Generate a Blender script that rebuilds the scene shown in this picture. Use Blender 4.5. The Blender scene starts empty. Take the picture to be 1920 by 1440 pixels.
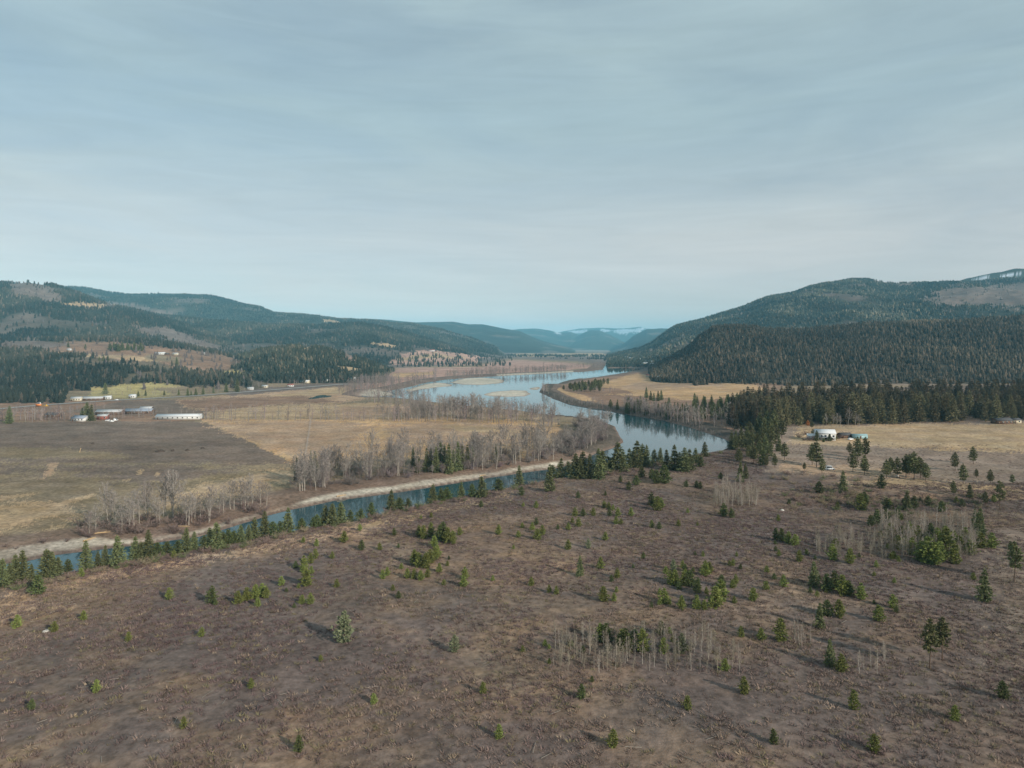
import bpy, math, random
import numpy as np
from mathutils import Vector

random.seed(7)
RS = np.random.RandomState(11)
scene = bpy.context.scene
COL = scene.collection
F = 1280.0; CX = 960.0; HY = 648.0; CAMZ = 75.0     # focal length / horizon of the 1920 px wide photograph

# ------------------------------------------------------------------ noise
def _hash(ix, iy, s):
    h = (ix * 374761393 + iy * 668265263 + s * 2147483647 * 0 + s * 1274126177) & 0xFFFFFFFF
    h = ((h ^ (h >> 13)) * 1274126177) & 0xFFFFFFFF
    return ((h ^ (h >> 16)) & 0xFFFF) / 65535.0
def vnoise(x, y, s=0):
    x = np.asarray(x, float); y = np.asarray(y, float)
    ix = np.floor(x).astype(np.int64); iy = np.floor(y).astype(np.int64)
    fx = x - ix; fy = y - iy
    fx = fx*fx*(3-2*fx); fy = fy*fy*(3-2*fy)
    a = _hash(ix, iy, s); b = _hash(ix+1, iy, s); c = _hash(ix, iy+1, s); d = _hash(ix+1, iy+1, s)
    return (a*(1-fx)+b*fx)*(1-fy) + (c*(1-fx)+d*fx)*fy
def fbm(x, y, s=0, o=4):
    v = 0; a = 0.5; t = 0
    for i in range(o):
        v = v + a*vnoise(x*2**i+13.7*i, y*2**i+7.1*i, s+i); t += a; a *= 0.5
    return v/t*2-1
def sm(t):
    t = np.clip(t, 0, 1); return t*t*(3-2*t)

# ------------------------------------------------------------------ plan geometry
def unproj(px, py, z=0.0):
    Y = F*(CAMZ-z)/(py-HY); return ((px-CX)/F*Y, Y)
far_edge = [(0,1059),(55,1051),(105,1041),(187,1030),(292,1018),(373,1006),(480,973),(505,965),(550,954),(626,939),(737,924.6),
    (859,905.6),(917,895),(960,890),(1047,877),(1085,866),(1110,854),(1140,843),(1160,836),(1167,829),(1160,815),(1152,800),(1125,790),(1080,784),
    (1040,780),(980,772),(900,764),(840,758),(790,752),(745,747),(700,747),(676,743),(690,735),(722,733),(760,727),(800,717),(840,711),
    (900,706.5),(960,703.4),(1040,699.3),(1070,697.5),(1100,696.5),(1130,693),(1138,681),(1165,679.5),(1190,683),(1212,686),(1212,690),
    (1182,697),(1150,702),(1118,707),(1085,711),(1062,715),(1040,722),(1020,722),(1011,735),(1035,747),(1060,756),(1100,764),(1135,768),
    (1160,774),(1200,781),(1247,789),(1285,799),(1322,811),(1350,821),(1366,829),(1371,836)]
crest = [(0,1108),(87,1091),(175,1073),(262,1056),(379,1035),(480,1017),(567,997),(661,981),(728,962),(801,948),(859,936),(960,916),
    (1040,901),(1100,893),(1180,880),(1240,868),(1330,851),(1366,843)]
R_far = [unproj(*p) for p in far_edge]
R_near = [(unproj(x, y, 7.0)[0]-9.0, unproj(x, y, 7.0)[1]+9.0) for x, y in crest]
RIVER = np.array([(-1500,-250),(-700,70),(-420,140),(-270,196)] + R_far + R_near[::-1] + [(-230,160),(-420,92),(-700,15),(-1500,-330)])
BENCH = np.array([(-1500,-300),(-700,40),(-420,115),(-250,175)] + [unproj(*p) for p in
    [(0,1078),(190,1048),(400,1012),(600,968),(800,934),(960,905),(1100,872),(1200,850),(1300,842),(1372,833),(1398,806),(1420,778),(1432,758),(1460,742),(1560,734),(1920,722),(2600,715)]]
    + [(4200,900),(4200,-1500),(-1500,-1500)])

def sdist(X, Y, P, lim=1e9):
    """signed distance to polygon P, positive inside"""
    X = np.asarray(X, float); Y = np.asarray(Y, float)
    d2 = np.full(X.shape, 1e18); ins = np.zeros(X.shape, bool)
    n = len(P)
    for i in range(n):
        ax, ay = P[i]; bx, by = P[(i+1) % n]
        ex, ey = bx-ax, by-ay
        L = ex*ex+ey*ey+1e-9
        t = np.clip(((X-ax)*ex+(Y-ay)*ey)/L, 0, 1)
        dx = X-ax-t*ex; dy = Y-ay-t*ey
        d2 = np.minimum(d2, dx*dx+dy*dy)
        if ay != by:
            c = ((ay > Y) != (by > Y)) & (X < ex*(Y-ay)/ey+ax)
            ins ^= c
    d = np.sqrt(d2)
    return np.where(ins, d, -d)
def pip(x, y, P):
    ins = np.zeros(x.shape, bool); n = len(P)
    for i in range(n):
        ax, ay = P[i]; bx, by = P[(i+1) % n]
        if ay != by:
            ins ^= ((ay > y) != (by > y)) & (x < (bx-ax)*(y-ay)/(by-ay)+ax)
    return ins

BARS = [  # sand and gravel bars in the river
 [(843,717),(868,709.5),(905,708),(930,710),(948,715),(932,719),(905,722),(868,721)],
 [(782,725),(800,719.5),(822,717.5),(838,718.5),(850,721.5),(846,724),(815,726.5),(790,730),(766,735),(760,731)],
 [(905,740),(928,734.5),(958,731),(985,732.5),(1001,739),(986,743.5),(950,744.5),(920,742.5)],
 [(676,741),(690,733),(712,732),(738,737),(742,741),(716,743.5),(690,744)],
 [(997,729),(1009,724),(1014,727),(1006,731)],
]
BARS_W = [np.array([unproj(*p) for p in B]) for B in BARS]

# ------------------------------------------------------------------ hills: crest lines with their own distances
LAYERS = [
 dict(n='left_bench', Yb=1080, Yc=1950, th=0, c=[(-900,600),(-300,632),(0,640),(150,636),(250,637),(330,648),(400,660),(470,680),(530,702),(570,730)]),
 dict(n='left_hill', Yb=1900, Yc=3200, th=14, c=[(-1400,490),(-600,505),(-200,520),(0,526),(50,524),(100,532),(150,548),(200,566),(260,578),(330,600),(400,622),(470,645),(540,670),(600,700)]),
 dict(n='knoll', Yb=1290, Yc=1750, th=16, c=[(330,730),(390,682),(450,660),(500,647),(560,640),(600,643),(650,657),(700,672),(735,692),(752,725)]),
 dict(n='left_mid', Yb=2500, Yc=3900, th=14, c=[(-500,560),(250,575),(330,590),(400,598),(500,604),(600,608),(680,605),(720,610),(780,626),(830,640),(870,652),(900,668)]),
 dict(n='left_back', Yb=3900, Yc=5600, th=14, c=[(-1200,520),(-300,528),(0,530),(130,534),(200,545),(300,549),(400,555),(450,568),(490,575),(512,584),(600,589),(640,594),(720,599),(770,604),(830,616),(880,630),(930,648),(960,670)]),
 dict(n='left_far', Yb=6500, Yc=9500, th=0, c=[(300,690),(600,600),(700,600),(780,605),(850,604),(880,609),(905,609),(935,614),(975,620),(1000,632),(1020,640),(1070,652),(1090,664)]),
 dict(n='far_a', Yb=11000, Yc=14800, th=0, c=[(700,690),(900,628),(975,618),(1005,617),(1030,620),(1047,624),(1070,622),(1095,630),(1130,640),(1160,665)]),
 dict(n='far_peak', Yb=10500, Yc=13500, th=0, c=[(1010,665),(1060,645),(1080,632),(1098,622),(1108,619),(1124,620),(1140,626),(1160,636),(1190,652),(1220,668)]),
 dict(n='far_snow', Yb=15500, Yc=18500, th=0, c=[(800,690),(1000,632),(1060,621),(1085,617),(1130,614),(1150,615),(1180,614.5),(1198,612.5),(1212,616),(1240,618),(1300,625),(1500,690)]),
 dict(n='far_right', Yb=8200, Yc=11000, th=0, c=[(1120,668),(1165,648),(1188,630),(1212,619),(1240,617),(1262,617),(1300,612),(1400,640),(1500,690)]),
 dict(n='right_big', Yb=2300, Yc=4600, th=16, c=[(1120,668),(1160,658),(1200,650),(1222,640),(1240,626),(1255,615),(1268,607),(1290,601),(1320,594),(1350,585),(1400,569),(1440,553),(1480,547),(1520,534),(1550,528),(1600,523),(1640,522),(1662,526),(1760,528),(1800,526),(1860,523),(1920,519),(2300,505),(3000,500)]),
 dict(n='right_back', Yb=4700, Yc=5500, th=0, c=[(1250,690),(1400,640),(1500,600),(1700,545),(1780,528),(1840,519),(1880,512),(1920,504),(2100,498),(3000,500)]),
 dict(n='right_near', Yb=1270, Yc=2000, th=18, c=[(1170,720),(1200,690),(1235,674),(1262,660),(1290,644),(1312,624),(1340,607),(1380,603),(1410,602),(1440,609),(1500,611),(1560,607),(1620,600),(1700,595),(1760,595),(1850,590),(1920,588),(2400,575),(3000,570)]),
]
for L in LAYERS:
    L['x'] = np.array([p[0] for p in L['c']], float); L['y'] = np.array([p[1] for p in L['c']], float)

def height(X, Y):
    """terrain height and what it is: layer id (-1 plain), distance to water, bench factor"""
    X = np.asarray(X, float); Y = np.asarray(Y, float)
    Yp = np.maximum(Y, 60.0); px = CX+F*X/Yp
    dw = np.full(X.shape, 400.0); bn = np.zeros(X.shape)
    near = (Y < 3300) & (np.abs(X) < 2600)
    if near.any():
        wx = 2.2*fbm(X[near]/34, Y[near]/34, 5, 3)*(1+Y[near]/900); 
        dw[near] = -sdist(X[near], Y[near], RIVER) + wx*0.6
        db = sdist(X[near], Y[near], BENCH)
        bn[near] = sm((db+2)/np.maximum(22, Y[near]*0.06))
    else:
        pass
    bn = np.where(near, bn, np.where(X > 0, 1.0, 0.0)*np.where(Y < 1200, 1, 0))
    plain = 3.2+0.5*fbm(X/160, Y/160, 21, 3)
    bench = 8.0+1.3*fbm(X/55, Y/55, 31, 4)+2.2*fbm(X/190, Y/190, 33, 2)*sm((Y-60)/200)
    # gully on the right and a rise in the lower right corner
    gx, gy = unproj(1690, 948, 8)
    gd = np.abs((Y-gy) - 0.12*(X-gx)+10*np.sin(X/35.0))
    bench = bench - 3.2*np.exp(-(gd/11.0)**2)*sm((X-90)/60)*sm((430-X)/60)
    land = plain*(1-bn)+bench*bn
    wl = np.maximum(17.0, Y*0.02)*(1-bn)+np.maximum(15.0, Y*0.02)*bn
    wl = np.where((px > 1008) & (px < 1420) & (Y < 1500) & (Y > 450) & (X > 40) & (bn < .5) & (dw < 60), 8.0, wl)
    rise = sm(dw/wl*0.5+0.0)*2*(1-bn)*0.5+sm(dw/wl)*bn + (1-bn)*0.0
    rise = np.where(dw > 0, np.clip(dw/wl, 0, 1)**np.where(bn > .5, 1.0, 0.8), 0)
    z = np.where(dw > 0, np.maximum(land, 0.5)*(0.04+0.96*rise), -2.2*np.clip(-dw/np.maximum(8, Y*0.008), 0, 1)-0.02)
    # bars
    for B in BARS_W:
        m = (Y > B[:, 1].min()-60) & (Y < B[:, 1].max()+60) & (X > B[:, 0].min()-60) & (X < B[:, 0].max()+60)
        if m.any():
            sd = sdist(X[m], Y[m], B)+8*fbm(X[m]/30, Y[m]/60, 77, 3)
            z[m] = np.maximum(z[m], np.clip(sd*0.03, -2.5, 0.7))
    lid = np.full(X.shape, -1)
    wob = fbm(X/Yp*6, X*0+0.5, 3, 2)
    for i, L in enumerate(LAYERS):
        Yc = L['Yc']*(1+0.05*wob); Yb = L['Yb']*(1-0.03*wob)
        cy = np.interp(px, L['x'], L['y'])
        zc = CAMZ+(HY-cy)*Yc/F-L['th']
        t = (Y-Yb)/(Yc-Yb)
        f = np.where(t < 1, 1-(1-np.clip(t, 0, 1))**1.22, 1-0.75*sm((t-1)/1.3))
        amp = np.clip(zc, 0, 900)
        ws = L['Yc']*0.09
        g = fbm(X/ws, Y/ws, 50+i, 5)
        rg = 1-np.abs(fbm(X/ws/1.5+3, Y/ws/1.5, 90+i, 4))*2
        damp = sm(t*3)*(1-0.55*sm((t-0.7)/0.3)*(t < 1.15))
        zz = 2+(zc-2)*f + amp*(0.12*g+0.07*(rg-0.4))*damp
        zz = np.where((t > 0) & (zc > 3), zz, -50)
        take = zz > z
        z = np.where(take, zz, z); lid = np.where(take, i, lid)
    return z, lid, dw, bn

LN = {L['n']: i for i, L in enumerate(LAYERS)}
def proj(X, Y, z):
    Yp = np.maximum(Y, 20.0); return CX+F*X/Yp, HY+F*(CAMZ-z)/Yp

# ray-march photo positions onto the terrain
_YS = np.concatenate([np.arange(95, 700, 1.0), 700*1.004**np.arange(0, 480)])
def ground_at(pxs, pys):
    pxs = np.asarray(pxs, float); pys = np.asarray(pys, float)
    out = []
    for a in range(0, len(pxs), 400):
        p = pxs[a:a+400]; q = pys[a:a+400]
        YY = np.repeat(_YS[None], len(p), 0); XX = (p[:, None]-CX)/F*YY
        z = height(XX.ravel(), YY.ravel())[0].reshape(XX.shape)
        ray = CAMZ-(q[:, None]-HY)/F*YY
        below = z >= ray
        idx = np.where(below.any(1), below.argmax(1), len(_YS)-1); idx = np.maximum(idx, 1)
        r = np.arange(len(p))
        d1 = z[r, idx]-ray[r, idx]; d0 = ray[r, idx-1]-z[r, idx-1]
        t = np.clip(d0/(d0+d1+1e-9), 0, 1)
        Yf = YY[r, idx-1]*(1-t)+YY[r, idx]*t
        Xf = (p-CX)/F*Yf
        zf = height(Xf, Yf)[0]
        out.append(np.stack([Xf, Yf, zf], 1))
    return np.concatenate(out)

# ------------------------------------------------------------------ mesh helpers
def new_mesh(name, V, T, mats, tint=None, midx=None, smooth=False):
    me = bpy.data.meshes.new(name)
    V = np.ascontiguousarray(V, dtype=np.float32); T = np.ascontiguousarray(T, dtype=np.int32)
    k = T.shape[1]
    me.vertices.add(len(V)); me.vertices.foreach_set('co', V.ravel())
    me.loops.add(T.size); me.loops.foreach_set('vertex_index', T.ravel())
    me.polygons.add(len(T)); me.polygons.foreach_set('loop_start', np.arange(0, T.size, k, dtype=np.int32))
    me.polygons.foreach_set('loop_total', np.full(len(T), k, dtype=np.int32))
    for m in (mats if isinstance(mats, (list, tuple)) else [mats]): me.materials.append(m)
    if midx is not None: me.polygons.foreach_set('material_index', np.asarray(midx, dtype=np.int32))
    if smooth: me.polygons.foreach_set('use_smooth', np.ones(len(T), dtype=bool))
    me.update(calc_edges=True)
    if tint is not None:
        a = me.color_attributes.new('tint', 'FLOAT_COLOR', 'POINT')
        c = np.ones((len(V), 4), dtype=np.float32); c[:, :3] = tint
        a.data.foreach_set('color', c.ravel())
    return me
def link(name, me, parent=None, loc=(0, 0, 0), rz=0, sc=None):
    o = bpy.data.objects.new(name, me); COL.objects.link(o)
    o.location = loc; o.rotation_euler = (0, 0, rz)
    if sc is not None: o.scale = sc
    if parent: o.parent = parent
    return o
def tag(o, label=None, cat=None, group=None, kind=None):
    if label: o['label'] = label
    if cat: o['category'] = cat
    if group: o['group'] = group
    if kind: o['kind'] = kind
    return o
def join(parts):
    """parts: list of (V,T) -> one (V,T)"""
    Vs, Ts, n = [], [], 0
    for V, T in parts:
        Vs.append(V); Ts.append(np.asarray(T)+n); n += len(V)
    return np.concatenate(Vs), np.concatenate(Ts)
def tube(pts, rad, k=5):
    pts = np.asarray(pts, float); n = len(pts); V = []
    for i in range(n):
        d = pts[min(i+1, n-1)]-pts[max(i-1, 0)]; d /= np.linalg.norm(d)+1e-9
        a = np.cross(d, (0.3, 0.9, 0.1)); a /= np.linalg.norm(a)+1e-9; b = np.cross(d, a)
        for j in range(k):
            t = 2*math.pi*j/k; V.append(pts[i]+rad[i]*(a*math.cos(t)+b*math.sin(t)))
    T = []
    for i in range(n-1):
        for j in range(k):
            p, q = i*k+j, i*k+(j+1) % k
            T += [(p, q, q+k), (p, q+k, p+k)]
    return np.array(V), np.array(T)
def box(x0, x1, y0, y1, z0, z1):
    V = np.array([(x, y, z) for z in (z0, z1) for x, y in ((x0, y0), (x1, y0), (x1, y1), (x0, y1))], float)
    Q = [(0, 3, 2, 1), (4, 5, 6, 7), (0, 1, 5, 4), (1, 2, 6, 5), (2, 3, 7, 6), (3, 0, 4, 7)]
    T = [t for q in Q for t in ((q[0], q[1], q[2]), (q[0], q[2], q[3]))]
    return V, np.array(T)
def slivers(P, D, L, W, r):
    """one triangle per row: base at P, pointing along D, length L, base width W"""
    n = len(P); D = D/(np.linalg.norm(D, axis=1, keepdims=True)+1e-9)
    S = np.cross(D, r.normal(size=(n, 3))); S /= np.linalg.norm(S, axis=1, keepdims=True)+1e-9
    V = np.empty((n, 3, 3)); w = (W/2)[:, None]
    V[:, 0] = P-S*w; V[:, 1] = P+S*w; V[:, 2] = P+D*L[:, None]
    return V.reshape(-1, 3), np.arange(n*3).reshape(-1, 3)

# ------------------------------------------------------------------ materials
def mat_new(name):
    m = bpy.data.materials.new(name); m.use_nodes = True
    nt = m.node_tree; b = nt.nodes['Principled BSDF']
    return m, nt, b
def N(nt, t, **kw):
    n = nt.nodes.new(t)
    for k, v in kw.items(): setattr(n, k, v)
    return n
def foliage_mat(name, rough=0.75, rnd=0.35, base=None, trans=0.0, vscale=3.0):
    m, nt, b = mat_new(name)
    at = N(nt, 'ShaderNodeAttribute', attribute_name='tint')
    oi = N(nt, 'ShaderNodeObjectInfo')
    tc = N(nt, 'ShaderNodeTexCoord')
    no = N(nt, 'ShaderNodeTexNoise'); no.inputs['Scale'].default_value = vscale; nt.links.new(tc.outputs['Object'], no.inputs['Vector'])
    ad = N(nt, 'ShaderNodeMath', operation='ADD'); nt.links.new(oi.outputs['Random'], ad.inputs[0]); nt.links.new(no.outputs['Fac'], ad.inputs[1])
    mr = N(nt, 'ShaderNodeMapRange'); mr.inputs['From Min'].default_value = 0.2; mr.inputs['From Max'].default_value = 1.7
    mr.inputs['To Min'].default_value = 1-rnd; mr.inputs['To Max'].default_value = 1+rnd
    nt.links.new(ad.outputs[0], mr.inputs['Value'])
    hs = N(nt, 'ShaderNodeHueSaturation'); 
    hr = N(nt, 'ShaderNodeMapRange'); hr.inputs['To Min'].default_value = 0.485; hr.inputs['To Max'].default_value = 0.515
    nt.links.new(oi.outputs['Random'], hr.inputs['Value']); nt.links.new(hr.outputs[0], hs.inputs['Hue'])
    nt.links.new(mr.outputs[0], hs.inputs['Value']); nt.links.new(at.outputs['Color'], hs.inputs['Color'])
    nt.links.new(hs.outputs['Color'], b.inputs['Base Color'])
    b.inputs['Roughness'].default_value = rough; b.inputs['Specular IOR Level'].default_value = 0.2
    return m
def plain_mat(name, col, rough=0.7, noise=0.15, scale=1.5, metal=0.0, spec=0.3):
    m, nt, b = mat_new(name)
    tc = N(nt, 'ShaderNodeTexCoord')
    no = N(nt, 'ShaderNodeTexNoise'); no.inputs['Scale'].default_value = scale; no.inputs['Detail'].default_value = 4
    nt.links.new(tc.outputs['Object'], no.inputs['Vector'])
    mr = N(nt, 'ShaderNodeMapRange'); mr.inputs['To Min'].default_value = 1-noise*1.6; mr.inputs['To Max'].default_value = 1+noise*1.6
    nt.links.new(no.outputs['Fac'], mr.inputs['Value'])
    hs = N(nt, 'ShaderNodeHueSaturation'); hs.inputs['Color'].default_value = (*col, 1); nt.links.new(mr.outputs[0], hs.inputs['Value'])
    nt.links.new(hs.outputs['Color'], b.inputs['Base Color'])
    b.inputs['Roughness'].default_value = rough; b.inputs['Metallic'].default_value = metal; b.inputs['Specular IOR Level'].default_value = spec
    return m
M = {}
M['needle'] = foliage_mat('conifer needles', rnd=0.4)
M['twig'] = foliage_mat('bare twigs', rnd=0.3)
M['bark'] = plain_mat('conifer bark', (0.11, 0.075, 0.055), 0.9, 0.3, 2)
M['palebark'] = plain_mat('cottonwood bark', (0.33, 0.30, 0.26), 0.85, 0.3, 0.8)
M['birch'] = plain_mat('birch bark', (0.40, 0.37, 0.33), 0.8, 0.3, 1.5)
M['forest'] = foliage_mat('forest mass', rnd=0.3, vscale=0.02)
M['cover'] = foliage_mat('ground cover', rnd=0.3, vscale=0.05)
M['white'] = plain_mat('white siding', (0.56, 0.57, 0.56), 0.5, 0.05, 0.6)
M['cream'] = plain_mat('cream siding', (0.55, 0.50, 0.38), 0.6, 0.08, 0.6)
M['greymetal'] = plain_mat('grey metal roof', (0.42, 0.43, 0.44), 0.4, 0.1, 0.4)
M['whitemetal'] = plain_mat('white metal roof', (0.58, 0.60, 0.62), 0.4, 0.06, 0.3)
M['bluemetal'] = plain_mat('blue metal roof', (0.24, 0.28, 0.34), 0.4, 0.1, 0.4)
M['teal'] = plain_mat('teal painted metal', (0.24, 0.38, 0.41), 0.45, 0.1, 0.4)
M['brownwood'] = plain_mat('brown wood', (0.13, 0.08, 0.055), 0.8, 0.3, 0.8)
M['redwood'] = plain_mat('barn red boards', (0.26, 0.09, 0.07), 0.8, 0.2, 0.8)
M['darkroof'] = plain_mat('dark shingles', (0.07, 0.07, 0.075), 0.8, 0.2, 1.5)
M['glass'] = plain_mat('window glass', (0.03, 0.04, 0.05), 0.1, 0.05, 1, spec=0.7)
M['rubber'] = plain_mat('tyre rubber', (0.02, 0.02, 0.02), 0.8, 0.1, 4)
M['carwhite'] = plain_mat('white car paint', (0.78, 0.79, 0.8), 0.25, 0.02, 1, spec=0.6)
M['yellow'] = plain_mat('yellow machine paint', (0.65, 0.38, 0.04), 0.4, 0.1, 1)
M['orangep'] = plain_mat('orange paint', (0.6, 0.2, 0.05), 0.4, 0.1, 1)
M['galv'] = plain_mat('galvanised pipe', (0.3, 0.31, 0.32), 0.4, 0.1, 1)
M['log'] = plain_mat('weathered driftwood', (0.42, 0.30, 0.17), 0.8, 0.25, 1.2)
M['rock'] = plain_mat('pale boulder', (0.42, 0.40, 0.37), 0.85, 0.2, 1.2)
M['asphalt'] = plain_mat('worn road', (0.30, 0.28, 0.26), 0.85, 0.12, 0.05)

# ground material: land cover colour from the mesh, broken up by world-space noise
def ground_material():
    m, nt, b = mat_new('ground cover soil and grass')
    at = N(nt, 'ShaderNodeAttribute', attribute_name='tint')
    geo = N(nt, 'ShaderNodeNewGeometry')
    def noise(scale, det, vec=None, sc=(1, 1, 1)):
        mp = N(nt, 'ShaderNodeMapping'); mp.inputs['Scale'].default_value = sc
        nt.links.new(geo.outputs['Position'], mp.inputs['Vector'])
        n = N(nt, 'ShaderNodeTexNoise'); n.inputs['Scale'].default_value = scale; n.inputs['Detail'].default_value = det
        n.inputs['Roughness'].default_value = 0.65
        nt.links.new(mp.outputs[0], n.inputs['Vector']); return n.outputs['Fac']
    def rng(s, a, c, lo=0.3, hi=0.7):
        r = N(nt, 'ShaderNodeMapRange'); r.inputs['From Min'].default_value = lo; r.inputs['From Max'].default_value = hi
        r.inputs['To Min'].default_value = a; r.inputs['To Max'].default_value = c; nt.links.new(s, r.inputs['Value']); return r.outputs[0]
    def mul(a, c):
        x = N(nt, 'ShaderNodeMath', operation='MULTIPLY'); nt.links.new(a, x.inputs[0]); nt.links.new(c, x.inputs[1]); return x.outputs[0]
    fine = rng(noise(0.55, 6), 0.55, 1.45)
    mid = rng(noise(0.09, 5), 0.82, 1.2)
    streak = rng(noise(0.03, 5, sc=(0.35, 1, 1)), 0.85, 1.16)
    big = rng(noise(0.006, 5), 0.86, 1.14)
    v = mul(mul(fine, mid), mul(streak, big))
    hs = N(nt, 'ShaderNodeHueSaturation'); nt.links.new(at.outputs['Color'], hs.inputs['Color']); nt.links.new(v, hs.inputs['Value'])
    sat = rng(noise(0.05, 4), 0.85, 1.1); nt.links.new(sat, hs.inputs['Saturation'])
    hue = rng(noise(0.035, 4), 0.493, 0.506); nt.links.new(hue, hs.inputs['Hue'])
    nt.links.new(hs.outputs['Color'], b.inputs['Base Color'])
    b.inputs['Roughness'].default_value = 0.95; b.inputs['Specular IOR Level'].default_value = 0.1
    bp = N(nt, 'ShaderNodeBump'); bp.inputs['Strength'].default_value = 0.5; bp.inputs['Distance'].default_value = 0.5
    nt.links.new(noise(0.8, 5), bp.inputs['Height']); nt.links.new(bp.outputs[0], b.inputs['Normal'])
    return m
M['ground'] = ground_material()

def water_material():
    m, nt, b = mat_new('river water')
    b.inputs['Base Color'].default_value = (0.02, 0.072, 0.088, 1)
    b.inputs['Roughness'].default_value = 0.03; b.inputs['IOR'].default_value = 1.33
    b.inputs['Specular IOR Level'].default_value = 0.6
    geo = N(nt, 'ShaderNodeNewGeometry')
    mp = N(nt, 'ShaderNodeMapping'); mp.inputs['Scale'].default_value = (1, 1, 1)
    nt.links.new(geo.outputs['Position'], mp.inputs['Vector'])
    n = N(nt, 'ShaderNodeTexNoise'); n.inputs['Scale'].default_value = 0.35; n.inputs['Detail'].default_value = 4
    nt.links.new(mp.outputs[0], n.inputs['Vector'])
    bp = N(nt, 'ShaderNodeBump'); bp.inputs['Strength'].default_value = 0.06; bp.inputs['Distance'].default_value = 0.3
    nt.links.new(n.outputs['Fac'], bp.inputs['Height']); nt.links.new(bp.outputs[0], b.inputs['Normal'])
    return m
M['water'] = water_material()

# ------------------------------------------------------------------ land cover
C_ = dict(shrub=(.17, .13, .115), tan=(.285, .235, .175), olive=(.21, .185, .125), plough=(.160, .137, .112), gold=(.35, .275, .17),
    sand=(.50, .45, .37), mud=(.16, .135, .115), floor=(.075, .078, .055), litter=(.165, .13, .105), greydec=(.19, .17, .155),
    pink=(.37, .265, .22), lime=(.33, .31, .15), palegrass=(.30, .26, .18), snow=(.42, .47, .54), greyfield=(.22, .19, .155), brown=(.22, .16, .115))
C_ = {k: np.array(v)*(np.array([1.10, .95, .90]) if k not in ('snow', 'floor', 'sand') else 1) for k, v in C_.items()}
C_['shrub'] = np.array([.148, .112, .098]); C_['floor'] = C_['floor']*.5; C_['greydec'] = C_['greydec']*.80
for k_ in ('gold', 'tan', 'palegrass'): C_[k_] = C_[k_]*np.array([1.16, 1.10, 1.02])
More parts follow.
